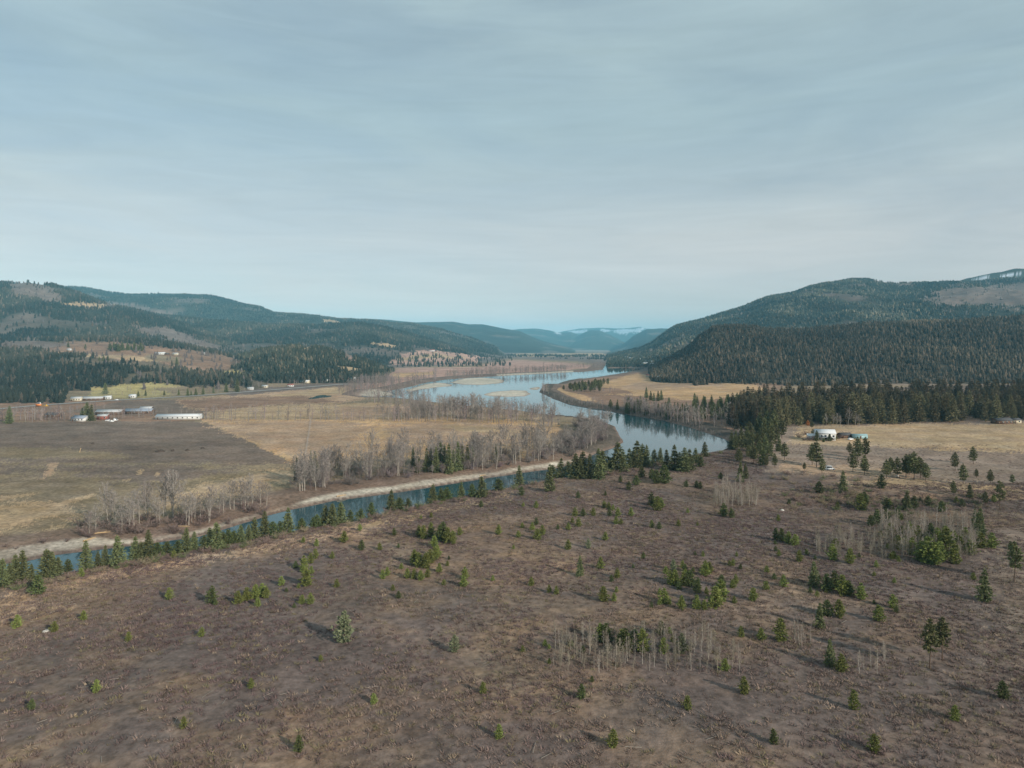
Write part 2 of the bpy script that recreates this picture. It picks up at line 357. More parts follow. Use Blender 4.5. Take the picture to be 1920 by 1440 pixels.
# (polygon in photo pixels, colour, edge warp px, only on these layers (None = plain and bench))
PAINT = [
 ([(-600,735),(1060,735),(1170,830),(1050,880),(500,980),(0,1060),(-600,1120)], 'olive', 3, 'P'),
 ([(-600,798),(330,788),(378,792),(440,815),(548,868),(470,872),(300,868),(-600,862)], 'plough', 0.7, 'P'),
 ([(-600,842),(120,838),(230,850),(250,860),(-600,858)], 'olive', 4, 'P'),
 ([(0,866),(300,872),(540,874),(420,892),(300,915),(150,925),(0,935),(-600,940),(-600,870)], 'olive', 6, 'P'),
 ([(0,868),(250,874),(470,876),(330,900),(160,915),(0,925),(-600,930),(-600,872)], 'plough', 7, 'P'),
 ([(-600,880),(100,884),(250,900),(180,950),(60,990),(-600,1000)], 'olive', 16, 'P'),
 ([(330,925),(420,900),(548,874),(600,872),(560,900),(450,930),(300,962),(250,960)], 'palegrass', 8, 'P'),
 ([(-600,955),(80,940),(150,950),(120,1000),(0,1030),(-600,1060)], 'palegrass', 14, 'P'),
 ([(0,1000),(120,960),(150,962),(60,1006),(0,1020)], 'olive', 8, 'P'),
 ([(258,882),(268,880),(264,892),(256,890)], 'palegrass', 1.5, 'P'),
 ([(228,900),(245,896),(242,900),(230,903)], 'palegrass', 1.5, 'P'),
 ([(290,886),(300,886),(298,893),(292,894)], 'palegrass', 1.5, 'P'),
 ([(92,868),(112,866),(104,884),(84,896),(72,900),(90,882)], 'tan', 2.5, 'P'),
 ([(-100,936),(60,925),(75,924),(0,940),(-100,948)], 'palegrass', 2, 'P'),
 ([(0,968),(80,948),(180,925),(176,930),(90,956),(0,974)], 'palegrass', 2.5, 'P'),
 ([(370,786),(600,784),(900,784),(1040,790),(1060,812),(1050,850),(960,862),(700,862),(548,868),(440,815)], 'gold', 2, 'P'),
 ([(380,790),(620,786),(700,800),(640,850),(560,862),(450,820)], 'tan', 8, 'P'),
 ([(700,795),(900,790),(1000,800),(960,830),(760,830)], 'tan', 8, 'P'),
 ([(830,800),(880,797),(960,806),(1000,820),(960,822),(900,812),(850,806)], 'palegrass', 3, 'P'),
 ([(-600,750),(380,750),(420,765),(380,788),(-600,798)], 'brown', 3, 'P'),
 ([(120,772),(230,752),(330,750),(380,762),(420,770),(380,776),(230,778)], 'plough', 2, 'P'),
 ([(330,752),(420,742),(640,722),(700,742),(640,756),(480,762),(400,772),(345,764)], 'tan', 3, 'P'),
 ([(330,752),(420,746),(560,742),(640,752),(470,762),(400,770),(350,762)], 'brown', 3, 'P'),
 ([(500,742),(560,736),(640,722),(650,738),(600,742)], 'palegrass', 2, 'P'),
 ([(380,772),(480,762),(700,755),(1000,765),(1020,784),(700,784),(380,786)], 'palegrass', 3, 'P'),
 ([(640,762),(900,760),(980,775),(900,784),(640,784)], 'tan', 4, 'P'),
 ([(420,735),(660,712),(660,722),(430,743)], 'greydec', 2, 'P'),
 ([(170,726),(290,717),(345,722),(360,738),(240,748),(170,745)], 'lime', 3, 'A'),
 ([(290,728),(440,720),(470,732),(330,742)], 'olive', 3, 'A'),
 ([(418,697),(440,693),(456,696),(450,708),(425,708)], 'lime', 2, 'A'),
 ([(725,694),(760,690),(960,687),(1080,690),(1060,700),(900,706),(740,728),(690,736),(660,730),(700,708)], 'pink', 2, 'P'),
 ([(730,700),(820,697),(810,704),(740,708)], 'gold', 2, 'P'),
 ([(900,684),(960,675),(1065,680),(1120,686),(1110,692),(1000,689),(920,690)], 'pink', 1.5, 'P'),
 ([(700,660),(1200,656),(1230,690),(1140,684),(1060,676),(960,672),(900,682),(720,690)], 'greydec', 2, 'P'),
 ([(960,663),(1130,662),(1140,668),(970,669)], 'palegrass', 1, 'P'),
 ([(1000,656),(1160,656),(1150,660),(1000,660)], 'greyfield', 1, 'P'),
 # peninsula across the river on the right
 ([(1010,715),(1250,690),(1500,705),(1440,745),(1430,780),(1370,830),(1240,792),(1100,768),(1020,745)], 'brown', 2, 'P'),
 ([(1112,722),(1190,700),(1260,706),(1330,712),(1425,724),(1440,733),(1350,748),(1290,750),(1190,742),(1135,738)], 'gold', 2, 'P'),
 ([(1150,728),(1200,716),(1340,716),(1360,724),(1260,728),(1200,732)], 'tan', 3, 'P'),
 ([(1215,735),(1300,728),(1440,728),(1400,742),(1290,749)], 'gold', 2, 'P'),
 ([(1120,726),(1160,728),(1190,738),(1130,738)], 'brown', 2, 'P'),
 ([(1022,724),(1040,716),(1060,714),(1046,724),(1060,733),(1105,744),(1118,752),(1080,752),(1042,743),(1026,735)], 'gold', 1, 'P'),
 ([(1370,790),(1395,764),(1432,760),(1420,800),(1380,826)], 'greydec', 2, 'PB'),
 # right bench field
 ([(1440,800),(1560,795),(2600,780),(2600,915),(1920,905),(1780,903),(1680,905),(1560,892),(1440,885),(1430,850)], 'greyfield', 3, 'B'),
 ([(1500,800),(1640,796),(2600,786),(2600,840),(1900,848),(1760,842),(1600,836),(1480,832)], 'palegrass', 4, 'B'),
 ([(1560,905),(1700,897),(1920,915),(1920,922),(1700,912),(1600,912)], 'palegrass', 3, 'B'),
 ([(1470,868),(1700,880),(1720,896),(1560,890),(1460,882)], 'tan', 4, 'B'),
 ([(1480,705),(2600,700),(2600,724),(1620,722),(1480,722)], 'greyfield', 2, 'PB'),
 ([(1760,716),(2600,714),(2600,721),(1800,720)], 'palegrass', 1, 'PB'),
 ([(-50,1130),(100,1115),(120,1130),(0,1160)], 'tan', 20, 'B'),
 ([(1850,1000),(2000,980),(2000,1300),(1900,1300)], 'greyfield', 40, 'B'),
 ([(140,1082),(300,1058),(500,1022),(700,978),(860,942),(960,925),(960,932),(860,950),(700,992),(500,1034),(300,1068),(100,1105)], 'tan', 8, 'B'),
 ([(676,986),(720,975),(780,962),(860,949),(962,936),(962,939),(860,953),(780,966),(722,980),(680,991)], 'palegrass', 1.2, 'B'),
 # clearings on the slopes
 ([(60,648),(110,642),(145,638),(205,640),(270,646),(340,655),(400,662),(470,678),(440,690),(370,700),(330,690),(290,676),(200,672),(100,665)], 'brown', 3, 'A'),
 ([(70,662),(160,663),(260,668),(330,672),(300,678),(180,670),(90,667)], 'palegrass', 2, 'A'),
 ([(280,664),(340,668),(330,680),(270,674)], 'olive', 2, 'A'),
 ([(0,640),(60,636),(140,644),(110,652),(0,658)], 'greydec', 4, 'A'),
 ([(8,532),(50,526),(90,536),(125,560),(110,572),(60,560),(20,550)], 'greydec', 5, 'A'),
 ([(108,568),(160,566),(230,572),(215,578),(150,576),(110,575)], 'palegrass', 3, 'A'),
 ([(200,566),(250,570),(320,585),(345,592),(300,592),(240,580)], 'greydec', 3, 'A'),
 ([(235,612),(310,612),(350,622),(400,645),(420,655),(380,655),(320,640),(260,625)], 'greydec', 5, 'A'),
 ([(600,598),(625,600),(650,606),(640,608),(610,604)], 'palegrass', 1.5, 'A'),
 ([(638,668),(660,667),(668,676),(655,678)], 'pink', 1.5, 'A'),
 ([(633,687),(655,687),(677,691),(672,695),(640,692)], 'palegrass', 1.5, 'A'),
 ([(560,650),(580,652),(592,662),(575,660)], 'palegrass', 2, 'A'),
 ([(690,641),(720,643),(752,649),(735,652),(700,648)], 'palegrass', 1.5, 'A'),
 ([(725,676),(760,664),(800,658),(850,660),(950,674),(1000,681),(960,690),(860,692),(740,692)], 'pink', 3, 'A'),
 ([(745,672),(800,664),(860,668),(880,672),(800,672),(750,678)], 'palegrass', 2, 'A'),
 ([(820,652),(850,652),(845,655),(825,655)], 'palegrass', 1, 'A'),
 ([(1300,528),(1360,560)], 'floor', 1, 'A'),
 ([(1740,548),(1790,536),(1900,532),(2300,520),(2300,580),(1900,578),(1800,574),(1760,562)], 'greydec', 8, 'A'),
 ([(1630,524),(1665,527),(1750,531),(1700,535),(1640,532)], 'greydec', 4, 'A'),
 ([(1820,526),(1860,519),(1912,510),(1916,512),(1866,522),(1835,528)], 'snow', 1.5, 'R0'),
 ([(1065,620),(1102,618),(1100,625),(1075,624)], 'snow', 1.5, 'SN'),
 ([(1124,617),(1145,618),(1146,622),(1130,622)], 'snow', 1.5, 'SN'),
 ([(1165,616),(1215,613),(1200,624),(1160,628),(1150,622)], 'snow', 3, 'SN'),
 ([(1040,623),(1052,624),(1052,627),(1042,627)], 'snow', 1, 'SN'),
]
PAINT = [p for p in PAINT if len(p[0]) > 2]
def cover(X, Y, z, lid, dw, bn, Z_only=False):
    px, py = proj(X, Y, z)
    n1 = fbm(X/60, Y/60, 200, 4); n2 = fbm(X/17, Y/17, 210, 3)
    farn = fbm(X/900, Y/900, 220, 5)
    col = np.empty(X.shape+(3,)); 
    # default
    a = np.clip(0.5+1.1*n1, 0, 1)[:, None]
    col[:] = C_['tan']*a*0.5+C_['olive']*(1-a*0.5)
    bshr = np.clip(0.26+0.9*n1+0.7*n2+0.5*fbm(X/6, Y/4, 261, 3), 0, 1)[:, None]
    benchc = C_['shrub']*(1-bshr)+C_['tan']*0.68*bshr
    col = np.where(bn[:, None] > 0.5, benchc, col)
    hill = lid >= 0
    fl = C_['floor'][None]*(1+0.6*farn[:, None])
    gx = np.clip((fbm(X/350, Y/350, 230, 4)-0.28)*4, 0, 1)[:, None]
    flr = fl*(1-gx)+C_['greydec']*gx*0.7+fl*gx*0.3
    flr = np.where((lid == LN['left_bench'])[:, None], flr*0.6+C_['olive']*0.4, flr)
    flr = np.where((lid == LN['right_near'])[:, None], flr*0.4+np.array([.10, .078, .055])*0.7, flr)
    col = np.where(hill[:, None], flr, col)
    wx = fbm(X/np.maximum(Y, 100)*45, np.log(np.maximum(Y, 50))*45, 240, 4)
    wy = fbm(X/np.maximum(Y, 100)*45+9, np.log(np.maximum(Y, 50))*45+5, 250, 4)
    zone = np.zeros(X.shape, int)
    cls = {'P': (lid < 0) & (bn <= 0.5), 'B': (lid < 0) & (bn > 0.5), 'PB': lid < 0,
           'A': (lid >= 0) & (lid != LN['far_snow']), 'R0': lid == LN['right_back'], 'SN': (lid == LN['far_snow']) | (lid == LN['far_a'])}
    cls['A'] = cls['A'] | ((lid < 0) & (Y > 900) & (bn < .5) & (px < 700))
    for k, (P, cn, w, on) in enumerate(PAINT):
        P = np.array(P, float)
        m = cls[on] & (px > P[:, 0].min()-w*2) & (px < P[:, 0].max()+w*2) & (py > P[:, 1].min()-w) & (py < P[:, 1].max()+w)
        if not m.any(): continue
        q = np.where(m)[0]
        jr = np.random.RandomState(k).normal(size=(2, len(q)))*0.35
        ins = pip(px[q]+(wx[q]+jr[0])*w*2.2+jr[0]*1.5, py[q]+(wy[q]+jr[1]*.8)*w*1.4, P)
        q = q[ins]
        v = (1+0.18*n1[q]+0.22*wx[q])[:, None]
        if cn in ('gold', 'palegrass', 'olive', 'plough'):
            st = fbm(X[q]/30, Y[q]/9+X[q]/60, 260, 4)[:, None]
            v = v+0.16*st
        col[q] = C_[cn]*v; zone[q] = k+1
    # river banks
    left = (bn <= 0.5) & (lid < 0)
    jit = dw+4*n2+3*n1
    nearch = left & (Y < 520)
    wl_ = (np.clip((30+14*n1-jit)/6, 0, 1)*nearch*0.9)[:, None]
    col = col*(1-wl_)+C_['litter']*(1+0.3*n2[:, None])*wl_
    sw = 2.5+6*fbm(X/45, Y/45, 290, 3)+4.0*sm((px-540)/60)*sm((1090-px)/60)+4.0*sm((220-px)/60)
    jit2 = dw+1.6*n2+0.5*fbm(X/5, Y/5, 291, 3)
    ws_ = (np.clip((jit2-0.5)/3.0, 0, 1)*np.clip((3.5+sw-jit2)/3.0, 0, 1)*nearch*np.clip(0.8+0.5*fbm(X/12, Y/12, 292, 3), 0, 1))[:, None]
    col = col*(1-ws_)+C_['sand']*(1+0.15*n2[:, None]+0.2*fbm(X/3.5, Y/3.5, 293, 2)[:, None])*ws_
    sc = np.clip(Y/600, 1, 3)
    bankm = (~nearch) & (lid < 0) & (dw < 16*sc) & (bn <= .5)
    col = np.where(bankm[:, None], C_['mud']*(1+0.3*n2[:, None]), col)
    rb = (lid < 0) & (px > 1012) & (px < 1440) & (Y > 470) & (Y < 1450) & (dw < 20) & (dw > 0)
    col = np.where(rb[:, None], np.array([.10, .082, .066])*(1+0.4*n2[:, None]), col)
    mudm = (dw < 1.6*sc) 
    col = np.where(mudm[:, None], C_['mud']*0.9, col)
    # far beach line
    fb = (lid < 0) & (px > 930) & (px < 1075) & (Y > 1600) & (dw > 0) & (dw < 26) & (py < 704)
    col = np.where(fb[:, None], C_['sand']*0.85, col)
    for B in BARS_W:
        m = (Y > B[:, 1].min()-80) & (Y < B[:, 1].max()+80) & (X > B[:, 0].min()-80) & (X < B[:, 0].max()+80)
        q = np.where(m)[0]
        if len(q):
            sd = sdist(X[q], Y[q], B)+8*fbm(X[q]/30, Y[q]/60, 77, 3)
            w = np.clip(sd/14+0.3, 0, 1)[:, None]
            col[q] = np.where((sd > -12)[:, None], C_['mud']*1.4*(1-w)+C_['sand']*w*(1+0.12*n2[q][:, None]), col[q])
    steep = (bn > 0.5) & (dw > 0) & (dw < 14) & (Y < 1000)
    col = np.where(steep[:, None], C_['litter']*0.8, col)
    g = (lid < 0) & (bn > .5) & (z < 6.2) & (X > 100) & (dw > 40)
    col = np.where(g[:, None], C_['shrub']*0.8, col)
    return np.clip(col, 0, 0.95), zone

# ------------------------------------------------------------------ the ground sheet
ucols = np.unique(np.concatenate([np.linspace(-0.80, 0.80, 1025), np.linspace(-1.6, -0.8, 60), np.linspace(0.8, 1.6, 60)]))
Yr = [70.0, 85.0]
pyv = 1500.0
while True:
    Yv = F*(CAMZ-8)/(pyv-HY)
    if Yv > 760: break
    if Yv > Yr[-1]: Yr.append(Yv)
    pyv -= 1.7
while Yr[-1] < 2600: Yr.append(Yr[-1]+max(8.0, Yr[-1]*0.0065))
while Yr[-1] < 27000: Yr.append(Yr[-1]*1.0095)
Yr = np.array(Yr)
UU, YY = np.meshgrid(ucols, Yr)
XX = UU*YY
# widen the nearest rows so the sheet runs under and behind the camera
xs, ys = XX.ravel(), YY.ravel()
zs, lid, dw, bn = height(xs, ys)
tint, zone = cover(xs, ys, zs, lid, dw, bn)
nr, nc = XX.shape
idx = np.arange(nr*nc).reshape(nr, nc)
Q = np.stack([idx[:-1, :-1].ravel(), idx[:-1, 1:].ravel(), idx[1:, 1:].ravel(), idx[1:, :-1].ravel()], 1)
V = np.stack([xs, ys, zs], 1)
# behind the camera: one coarse apron joined to the first row
bx = np.linspace(-1, 1, nc)
rowsb = []
for k, yb in enumerate([20.0, -60.0, -300.0]):
    w = [260, 500, 1400][k]
    X2 = bx*w; Y2 = np.full(nc, yb)
    z2, l2, d2, b2 = height(X2, Y2)
    t2, _ = cover(X2, Y2, z2, l2, d2, b2)
    rowsb.append((np.stack([X2, Y2, z2], 1), t2))
base = len(V)
Vb = np.concatenate([r[0] for r in rowsb]); tb = np.concatenate([r[1] for r in rowsb])
V = np.concatenate([V, Vb]); tint = np.concatenate([tint, tb])
prev = idx[0]
for k in range(3):
    cur = base+k*nc+np.arange(nc)
    Q = np.concatenate([Q, np.stack([cur[:-1], cur[1:], prev[1:], prev[:-1]], 1)]); prev = cur
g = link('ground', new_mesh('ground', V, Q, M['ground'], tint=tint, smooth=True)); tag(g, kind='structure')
print('ground verts', len(V), 'max z', zs.max(), 'min', zs.min())
ZMAX = zs.max()

# water
wv = np.array([(-1500, -330, 0), (1500, -330, 0), (1500, 2900, 0), (-1500, 2900, 0)], float)
# only along the river corridor: strip polygons that follow it
def poly_obj(name, pts, z, m, kind='structure'):
    me = bpy.data.meshes.new(name); me.from_pydata([(x, y, z) for x, y in pts], [], [list(range(len(pts)))]); me.materials.append(m)
    o = link(name, me); tag(o, kind=kind); return o
w = link('river_water', new_mesh('river_water', wv, np.array([(0, 1, 2, 3)]), M['water'])); tag(w, kind='structure')
pts = []
pc = unproj(601, 744, 3.4)
for k in range(28):
    a = 2*math.pi*k/28; r = 1+0.25*math.sin(3*a+1)
    pts.append((pc[0]+11*r*math.cos(a), pc[1]+34*r*math.sin(a)))
zc = float(np.max(height(np.array([p[0] for p in pts]), np.array([p[1] for p in pts]))[0]))+0.05
poly_obj('pond', pts, zc, M['water'])

# highway: a ribbon laid on the ground
def ribbon(name, pxl, width, m, lift=0.15, step=6):
    P = ground_at([p[0] for p in pxl], [p[1] for p in pxl])
    pts = []
    for a, b in zip(P[:-1], P[1:]):
        n = max(2, int(np.linalg.norm(b[:2]-a[:2])/step))
        for i in range(n): pts.append(a[:2]+(b[:2]-a[:2])*i/n)
    pts.append(P[-1][:2]); pts = np.array(pts)
    for _ in range(6): pts[1:-1] = (pts[:-2]+2*pts[1:-1]+pts[2:])/4
    d = np.gradient(pts, axis=0); d /= np.linalg.norm(d, axis=1, keepdims=True)+1e-9
    nrm = np.stack([-d[:, 1], d[:, 0]], 1)
    K = 5; rows = []
    for j in range(K):
        q = pts+nrm*width*(j/(K-1)-0.5); zq = height(q[:, 0], q[:, 1])[0]+lift
        rows.append(np.column_stack([q, zq]))
    R = np.stack(rows, 1); zz = R[:, :, 2].max(1)
    R[:, :, 2] = zz[:, None]
    n = len(pts); ii = np.arange(n*K).reshape(n, K)
    Q = np.stack([ii[:-1, :-1].ravel(), ii[1:, :-1].ravel(), ii[1:, 1:].ravel(), ii[:-1, 1:].ravel()], 1)
    o = link(name, new_mesh(name, R.reshape(-1, 3), Q, m, smooth=True)); tag(o, kind='structure'); return o
ribbon('highway', [(-260,788),(-100,776),(0,767),(60,761.5),(130,756.5),(200,752),(280,747.5),(360,743),(440,737),(520,730.5),(590,725),(650,720)], 13, M['asphalt'], 0.5)

# ------------------------------------------------------------------ tree prototypes
def conifer_proto(seed, kind):
    r = np.random.RandomState(seed)
    if kind == 'young':   H, R, t0, nw, nb, nt, up, p = 5.0, 1.45, 0.02, 12, 7, 6, 0.5, 0.8
    elif kind == 'fir':   H, R, t0, nw, nb, nt, up, p = 14.0, 3.0, 0.04, 17, 7, 6, -0.10, 0.85
    elif kind == 'open':  H, R, t0, nw, nb, nt, up, p = 14.0, 2.9, 0.22, 15, 6, 6, 0.12, 0.7
    elif kind == 'ponderosa': H, R, t0, nw, nb, nt, up, p = 18.0, 3.0, 0.36, 13, 6, 7, 0.2, 0.55
    elif kind == 'tall':  H, R, t0, nw, nb, nt, up, p = 28.0, 4.6, 0.08, 18, 7, 6, -0.02, 0.72
    bend = r.normal(size=2)*0.012*H
    def axis(t): return np.array([bend[0]*math.sin(t*2.5), bend[1]*math.sin(t*3.1), t*H])
    pts = [axis(t) for t in np.linspace(0, 1, 9)]
    pts[0][2] -= 0.6
    rad = [H*0.014*(1-0.93*t)+0.01 for t in np.linspace(0, 1, 9)]
    parts = [tube(pts, rad, 6)]
    P = []; D = []; Ls = []; W = []; C = []
    lop = r.uniform(0, 6.28); lopa = r.uniform(0.05, 0.25)
    for i in range(nw):
        t = t0+(0.985-t0)*(i+r.uniform(-.3, .3))/nw; t = min(max(t, t0), 0.98)
        s = (t-t0)/(1-t0)
        if kind in ('ponderosa', 'open'): prof = (math.sin(math.pi*min(1, (s*0.9+0.16)))**0.6)*(1-s*0.35)
        elif kind == 'young': prof = (1-s)**p*(0.62+0.38*min(1, s/0.18))
        else: prof = (1-s)**p*(0.75+0.25*min(1, s/0.1))
        for j in range(nb):
            if kind == 'ponderosa' and r.rand() < 0.2: continue
            a = 2*math.pi*(j+r.uniform(-.35, .35))/nb+i*1.1
            ln = R*prof*r.uniform(0.5, 1.22)*(1+lopa*math.cos(a-lop))
            if ln < 0.05: ln = 0.05
            base = axis(t); rise = up*r.uniform(0.6, 1.4)
            dirv = np.array([math.cos(a), math.sin(a), rise])
            tip = base+dirv*ln
            if kind not in ('young',) and i % 2 == 0 and j % 2 == 0:
                parts.append(tube([base, base+dirv*ln*0.85], [H*0.0028, 0.01], 3))
            for k in range(nt):
                f = (k+r.uniform(0.1, 1))/nt; f = f**0.7
                c = base+dirv*ln*f+r.normal(size=3)*ln*0.09
                if kind in ('fir', 'tall'): c[2] -= 0.10*ln*f*f*2
                ns = 3
                shade = r.uniform(0.75, 1.25)
                for q in range(ns):
                    dd = np.array([math.cos(a), math.sin(a), 0.25+rise*0.6])*0.9+r.normal(size=3)*0.55
                    P.append(c); D.append(dd)
                    sz = {'young': 0.40, 'fir': 0.85, 'open': 0.85, 'ponderosa': 1.05, 'tall': 1.35}[kind]
                    sz *= (0.55+0.45*prof)*r.uniform(0.7, 1.3)
                    Ls.append(sz); W.append(sz*0.62); C.append(shade)
    P = np.array(P); D = np.array(D); Ls = np.array(Ls); W = np.array(W); C = np.array(C)
    # leader tuft
    cv, ct = slivers(P, D, Ls, W, r)
    lead = slivers(np.repeat(axis(0.93)[None], 6, 0), r.normal(size=(6, 3))*0.25+np.array([0, 0, 1.0]), np.full(6, H*0.085), np.full(6, H*0.02), r)
    cv, ct = join([(cv, ct), lead]); C = np.concatenate([C, np.ones(6)])
    tv, tt = join(parts)
    return dict(H=H, trunk=(tv, tt), crown=(cv, ct), shade=np.repeat(C, 3))

def bare_proto(seed, kind):
    r = np.random.RandomState(seed)
    if kind == 'cotton': H, nl, ns, ntw, sp = 18.0, 17, 5, 11, 0.50
    elif kind == 'broad': H, nl, ns, ntw, sp = 15.0, 16, 6, 9, 0.62
    elif kind == 'birch': H, nl, ns, ntw, sp = 7.0, 15, 3, 8, 0.30
    elif kind == 'bush': H, nl, ns, ntw, sp = 3.5, 14, 4, 9, 0.9
    elif kind == 'far': H, nl, ns, ntw, sp = 16.0, 7, 2, 7, 0.42
    lean = r.normal(size=2)*(0.03 if kind != 'birch' else 0.07)*H
    def axis(t): return np.array([lean[0]*t+0.012*H*math.sin(5*t+seed), lean[1]*t+0.012*H*math.cos(4*t+seed)-0.012*H, t*H*0.96])
    parts = []; tw = []
    tr = {'cotton': 0.21, 'broad': 0.20, 'birch': 0.05, 'bush': 0.05, 'far': 0.26}[kind]
    if kind != 'bush':
        n = 9 if kind != 'far' else 4
        pts = [axis(t) for t in np.linspace(0, 1, n)]; pts[0][2] -= 0.6
        parts.append(tube(pts, [tr*(1-0.9*t)+0.02 for t in np.linspace(0, 1, n)], 5 if kind != 'far' else 3))
    P = []; D = []; Ls = []
    for i in range(nl):
        if kind == 'bush': t = 0.0; a = r.uniform(0, 6.28); up = r.uniform(0.6, 1.8); ln = H*r.uniform(0.45, 0.75)
        else:
            t = 0.22+0.72*(i+r.rand()*0.8)/nl; a = i*2.4+r.uniform(-.5, .5); up = r.uniform(1.0, 1.9); ln = H*sp*(1.12-t)*r.uniform(0.7, 1.1)
        b0 = axis(t); dv = np.array([math.cos(a), math.sin(a), up]); dv /= np.linalg.norm(dv)
        b1 = b0+dv*ln*0.5; b2 = b1+(dv+np.array([0, 0, 0.25])+r.normal(size=3)*0.12)*ln*0.5
        rr = tr*(0.34 if kind != 'bush' else 0.7)*(1.1-t*0.8)
        parts.append(tube([b0, b1, b2], [rr, rr*0.65, 0.012+rr*0.15], 3))
        for j in range(ns):
            f = (j+0.6)/ns; s0 = (b0+(b1-b0)*f*2 if f < .5 else b1+(b2-b1)*(f-.5)*2)
            sv = dv*0.7+r.normal(size=3)*0.55+np.array([0, 0, 0.25]); sv /= np.linalg.norm(sv)
            sl = ln*0.42*r.uniform(0.6, 1.1); s1 = s0+sv*sl
            if kind not in ('far',): parts.append(tube([s0, s1], [rr*0.4, 0.012], 3))
            for k in range(ntw):
                g = (k+r.rand())/ntw
                P.append(s0+(s1-s0)*g); D.append(sv*0.6+r.normal(size=3)*0.5+np.array([0, 0, 0.35])); Ls.append(sl*r.uniform(0.35, 0.7)+0.15)
    P = np.array(P); D = np.array(D); Ls = np.array(Ls)
    wd = {'cotton': 0.12, 'broad': 0.12, 'birch': 0.045, 'bush': 0.06, 'far': 0.30}[kind]
    cv, ct = slivers(P, D, Ls, np.full(len(P), wd), r)
    tv, tt = join(parts)
    return dict(H=H, trunk=(tv, tt), crown=(cv, ct), shade=np.repeat(r.uniform(0.8, 1.2, len(P)), 3))

def far_conifer(seed, tiers=5, k=6, slim=0.17):
    """jagged tiered cone of height 1 for distant woods"""
    r = np.random.RandomState(seed); Vs = []; T = []
    for i in range(tiers):
        z0 = 0.06+0.86*i/tiers; z1 = min(1.0, z0+1.5/tiers); rad = slim*(1-i/tiers)**0.65+0.015
        n = len(Vs); Vs.append((r.normal()*0.01, r.normal()*0.01, z1))
        a0 = r.uniform(0, 6.28)
        for j in range(k):
            a = a0+2*math.pi*j/k; q = rad*r.uniform(0.65, 1.3); Vs.append((q*math.cos(a), q*math.sin(a), z0+r.uniform(-.5, .5)/tiers*0.6))
        for j in range(k): T.append((n, n+1+j, n+1+(j+1) % k))
    return np.array(Vs), np.array(T)
def merge(name, P, Hs, Wm, protos, tints, m, label=None, cat=None, kind='stuff', cross=None):
    """many copies merged into one mesh; protos are (V,T) of height 1"""
    n = len(P); pick = RS.randint(0, len(protos), n); Vs = []; Ts = []; Cs = []; off = 0
    for k, (pv, pt) in enumerate(protos):
        q = np.where(pick == k)[0]
        if not len(q): continue
        a = RS.uniform(0, 6.28, len(q)); c, s = np.cos(a), np.sin(a)
        h = Hs[q]; w = h*Wm[q]
        x = (pv[None, :, 0]*c[:, None]-pv[None, :, 1]*s[:, None])*w[:, None]
        y = (pv[None, :, 0]*s[:, None]+pv[None, :, 1]*c[:, None])*w[:, None]
        z = pv[None, :, 2]*h[:, None]
        Vv = np.stack([x, y, z], 2)+P[q][:, None, :]
        Vs.append(Vv.reshape(-1, 3)); nv = len(pv)
        Ts.append((pt[None]+(np.arange(len(q))*nv)[:, None, None]+off).reshape(-1, 3)); off += nv*len(q)
        Cs.append(np.repeat(tints[q], nv, 0))
    o = link(name, new_mesh(name, np.concatenate(Vs), np.concatenate(Ts), m, tint=np.concatenate(Cs)))
    tag(o, label, cat, None, kind); print(name, n, 'trees', sum(len(t) for t in Ts), 'tris')
    return o

def build_family(prefix, protos, crown_col, trunk_mat, crown_mat):
    fam = []
    for i, p in enumerate(protos):
        tm = new_mesh(prefix+'_trunk', p['trunk'][0], p['trunk'][1], trunk_mat, smooth=True)
        cc = np.array(crown_col)[None]*p['shade'][:, None]
        cm = new_mesh(prefix+'_crown', p['crown'][0], p['crown'][1], crown_mat, tint=cc)
        v, t = join([p['trunk'], p['crown']])
        tc = np.concatenate([np.tile(np.array([[.3, .27, .24]]), (len(p['trunk'][0]), 1)), cc])
        mi = np.concatenate([np.zeros(len(p['trunk'][1])), np.ones(len(p['crown'][1]))])
        one = new_mesh(prefix, v, t, [trunk_mat, crown_mat], tint=tc, midx=mi)
        fam.append(dict(H=p['H'], trunk=tm, crown=cm, one=one))
    return fam
FAM = {}
FAM['young'] = build_family('pine', [conifer_proto(100+i, 'young') for i in range(6)], (.165, .19, .052), M['bark'], M['needle'])
FAM['youngdark'] = build_family('pine', [conifer_proto(120+i, 'young') for i in range(4)], (.09, .11, .04), M['bark'], M['needle'])
FAM['blue'] = build_family('pine', [conifer_proto(140+i, 'young') for i in range(2)], (.17, .19, .11), M['bark'], M['needle'])
FAM['fir'] = build_family('fir', [conifer_proto(160+i, 'fir') for i in range(6)], (.125, .14, .062), M['bark'], M['needle'])
FAM['open'] = build_family('pine', [conifer_proto(180+i, 'open') for i in range(5)], (.118, .124, .055), M['bark'], M['needle'])
FAM['ponderosa'] = build_family('pine', [conifer_proto(200+i, 'ponderosa') for i in range(3)], (.135, .14, .062), M['bark'], M['needle'])
FAM['tall'] = build_family('conifer', [conifer_proto(220+i, 'tall') for i in range(6)], (.17, .155, .085), M['bark'], M['needle'])
FAM['cotton'] = build_family('bare_tree', [bare_proto(300+i, 'cotton') for i in range(7)], (.25, .222, .205), M['palebark'], M['twig'])
FAM['broad'] = build_family('bare_tree', [bare_proto(330+i, 'broad') for i in range(5)], (.23, .20, .188), M['palebark'], M['twig'])
FAM['birch'] = build_family('birch', [bare_proto(360+i, 'birch') for i in range(7)], (.27, .22, .18), M['birch'], M['twig'])
FAM['bush'] = build_family('bare_shrub', [bare_proto(400+i, 'bush') for i in range(4)], (.19, .14, .13), M['bark'], M['twig'])

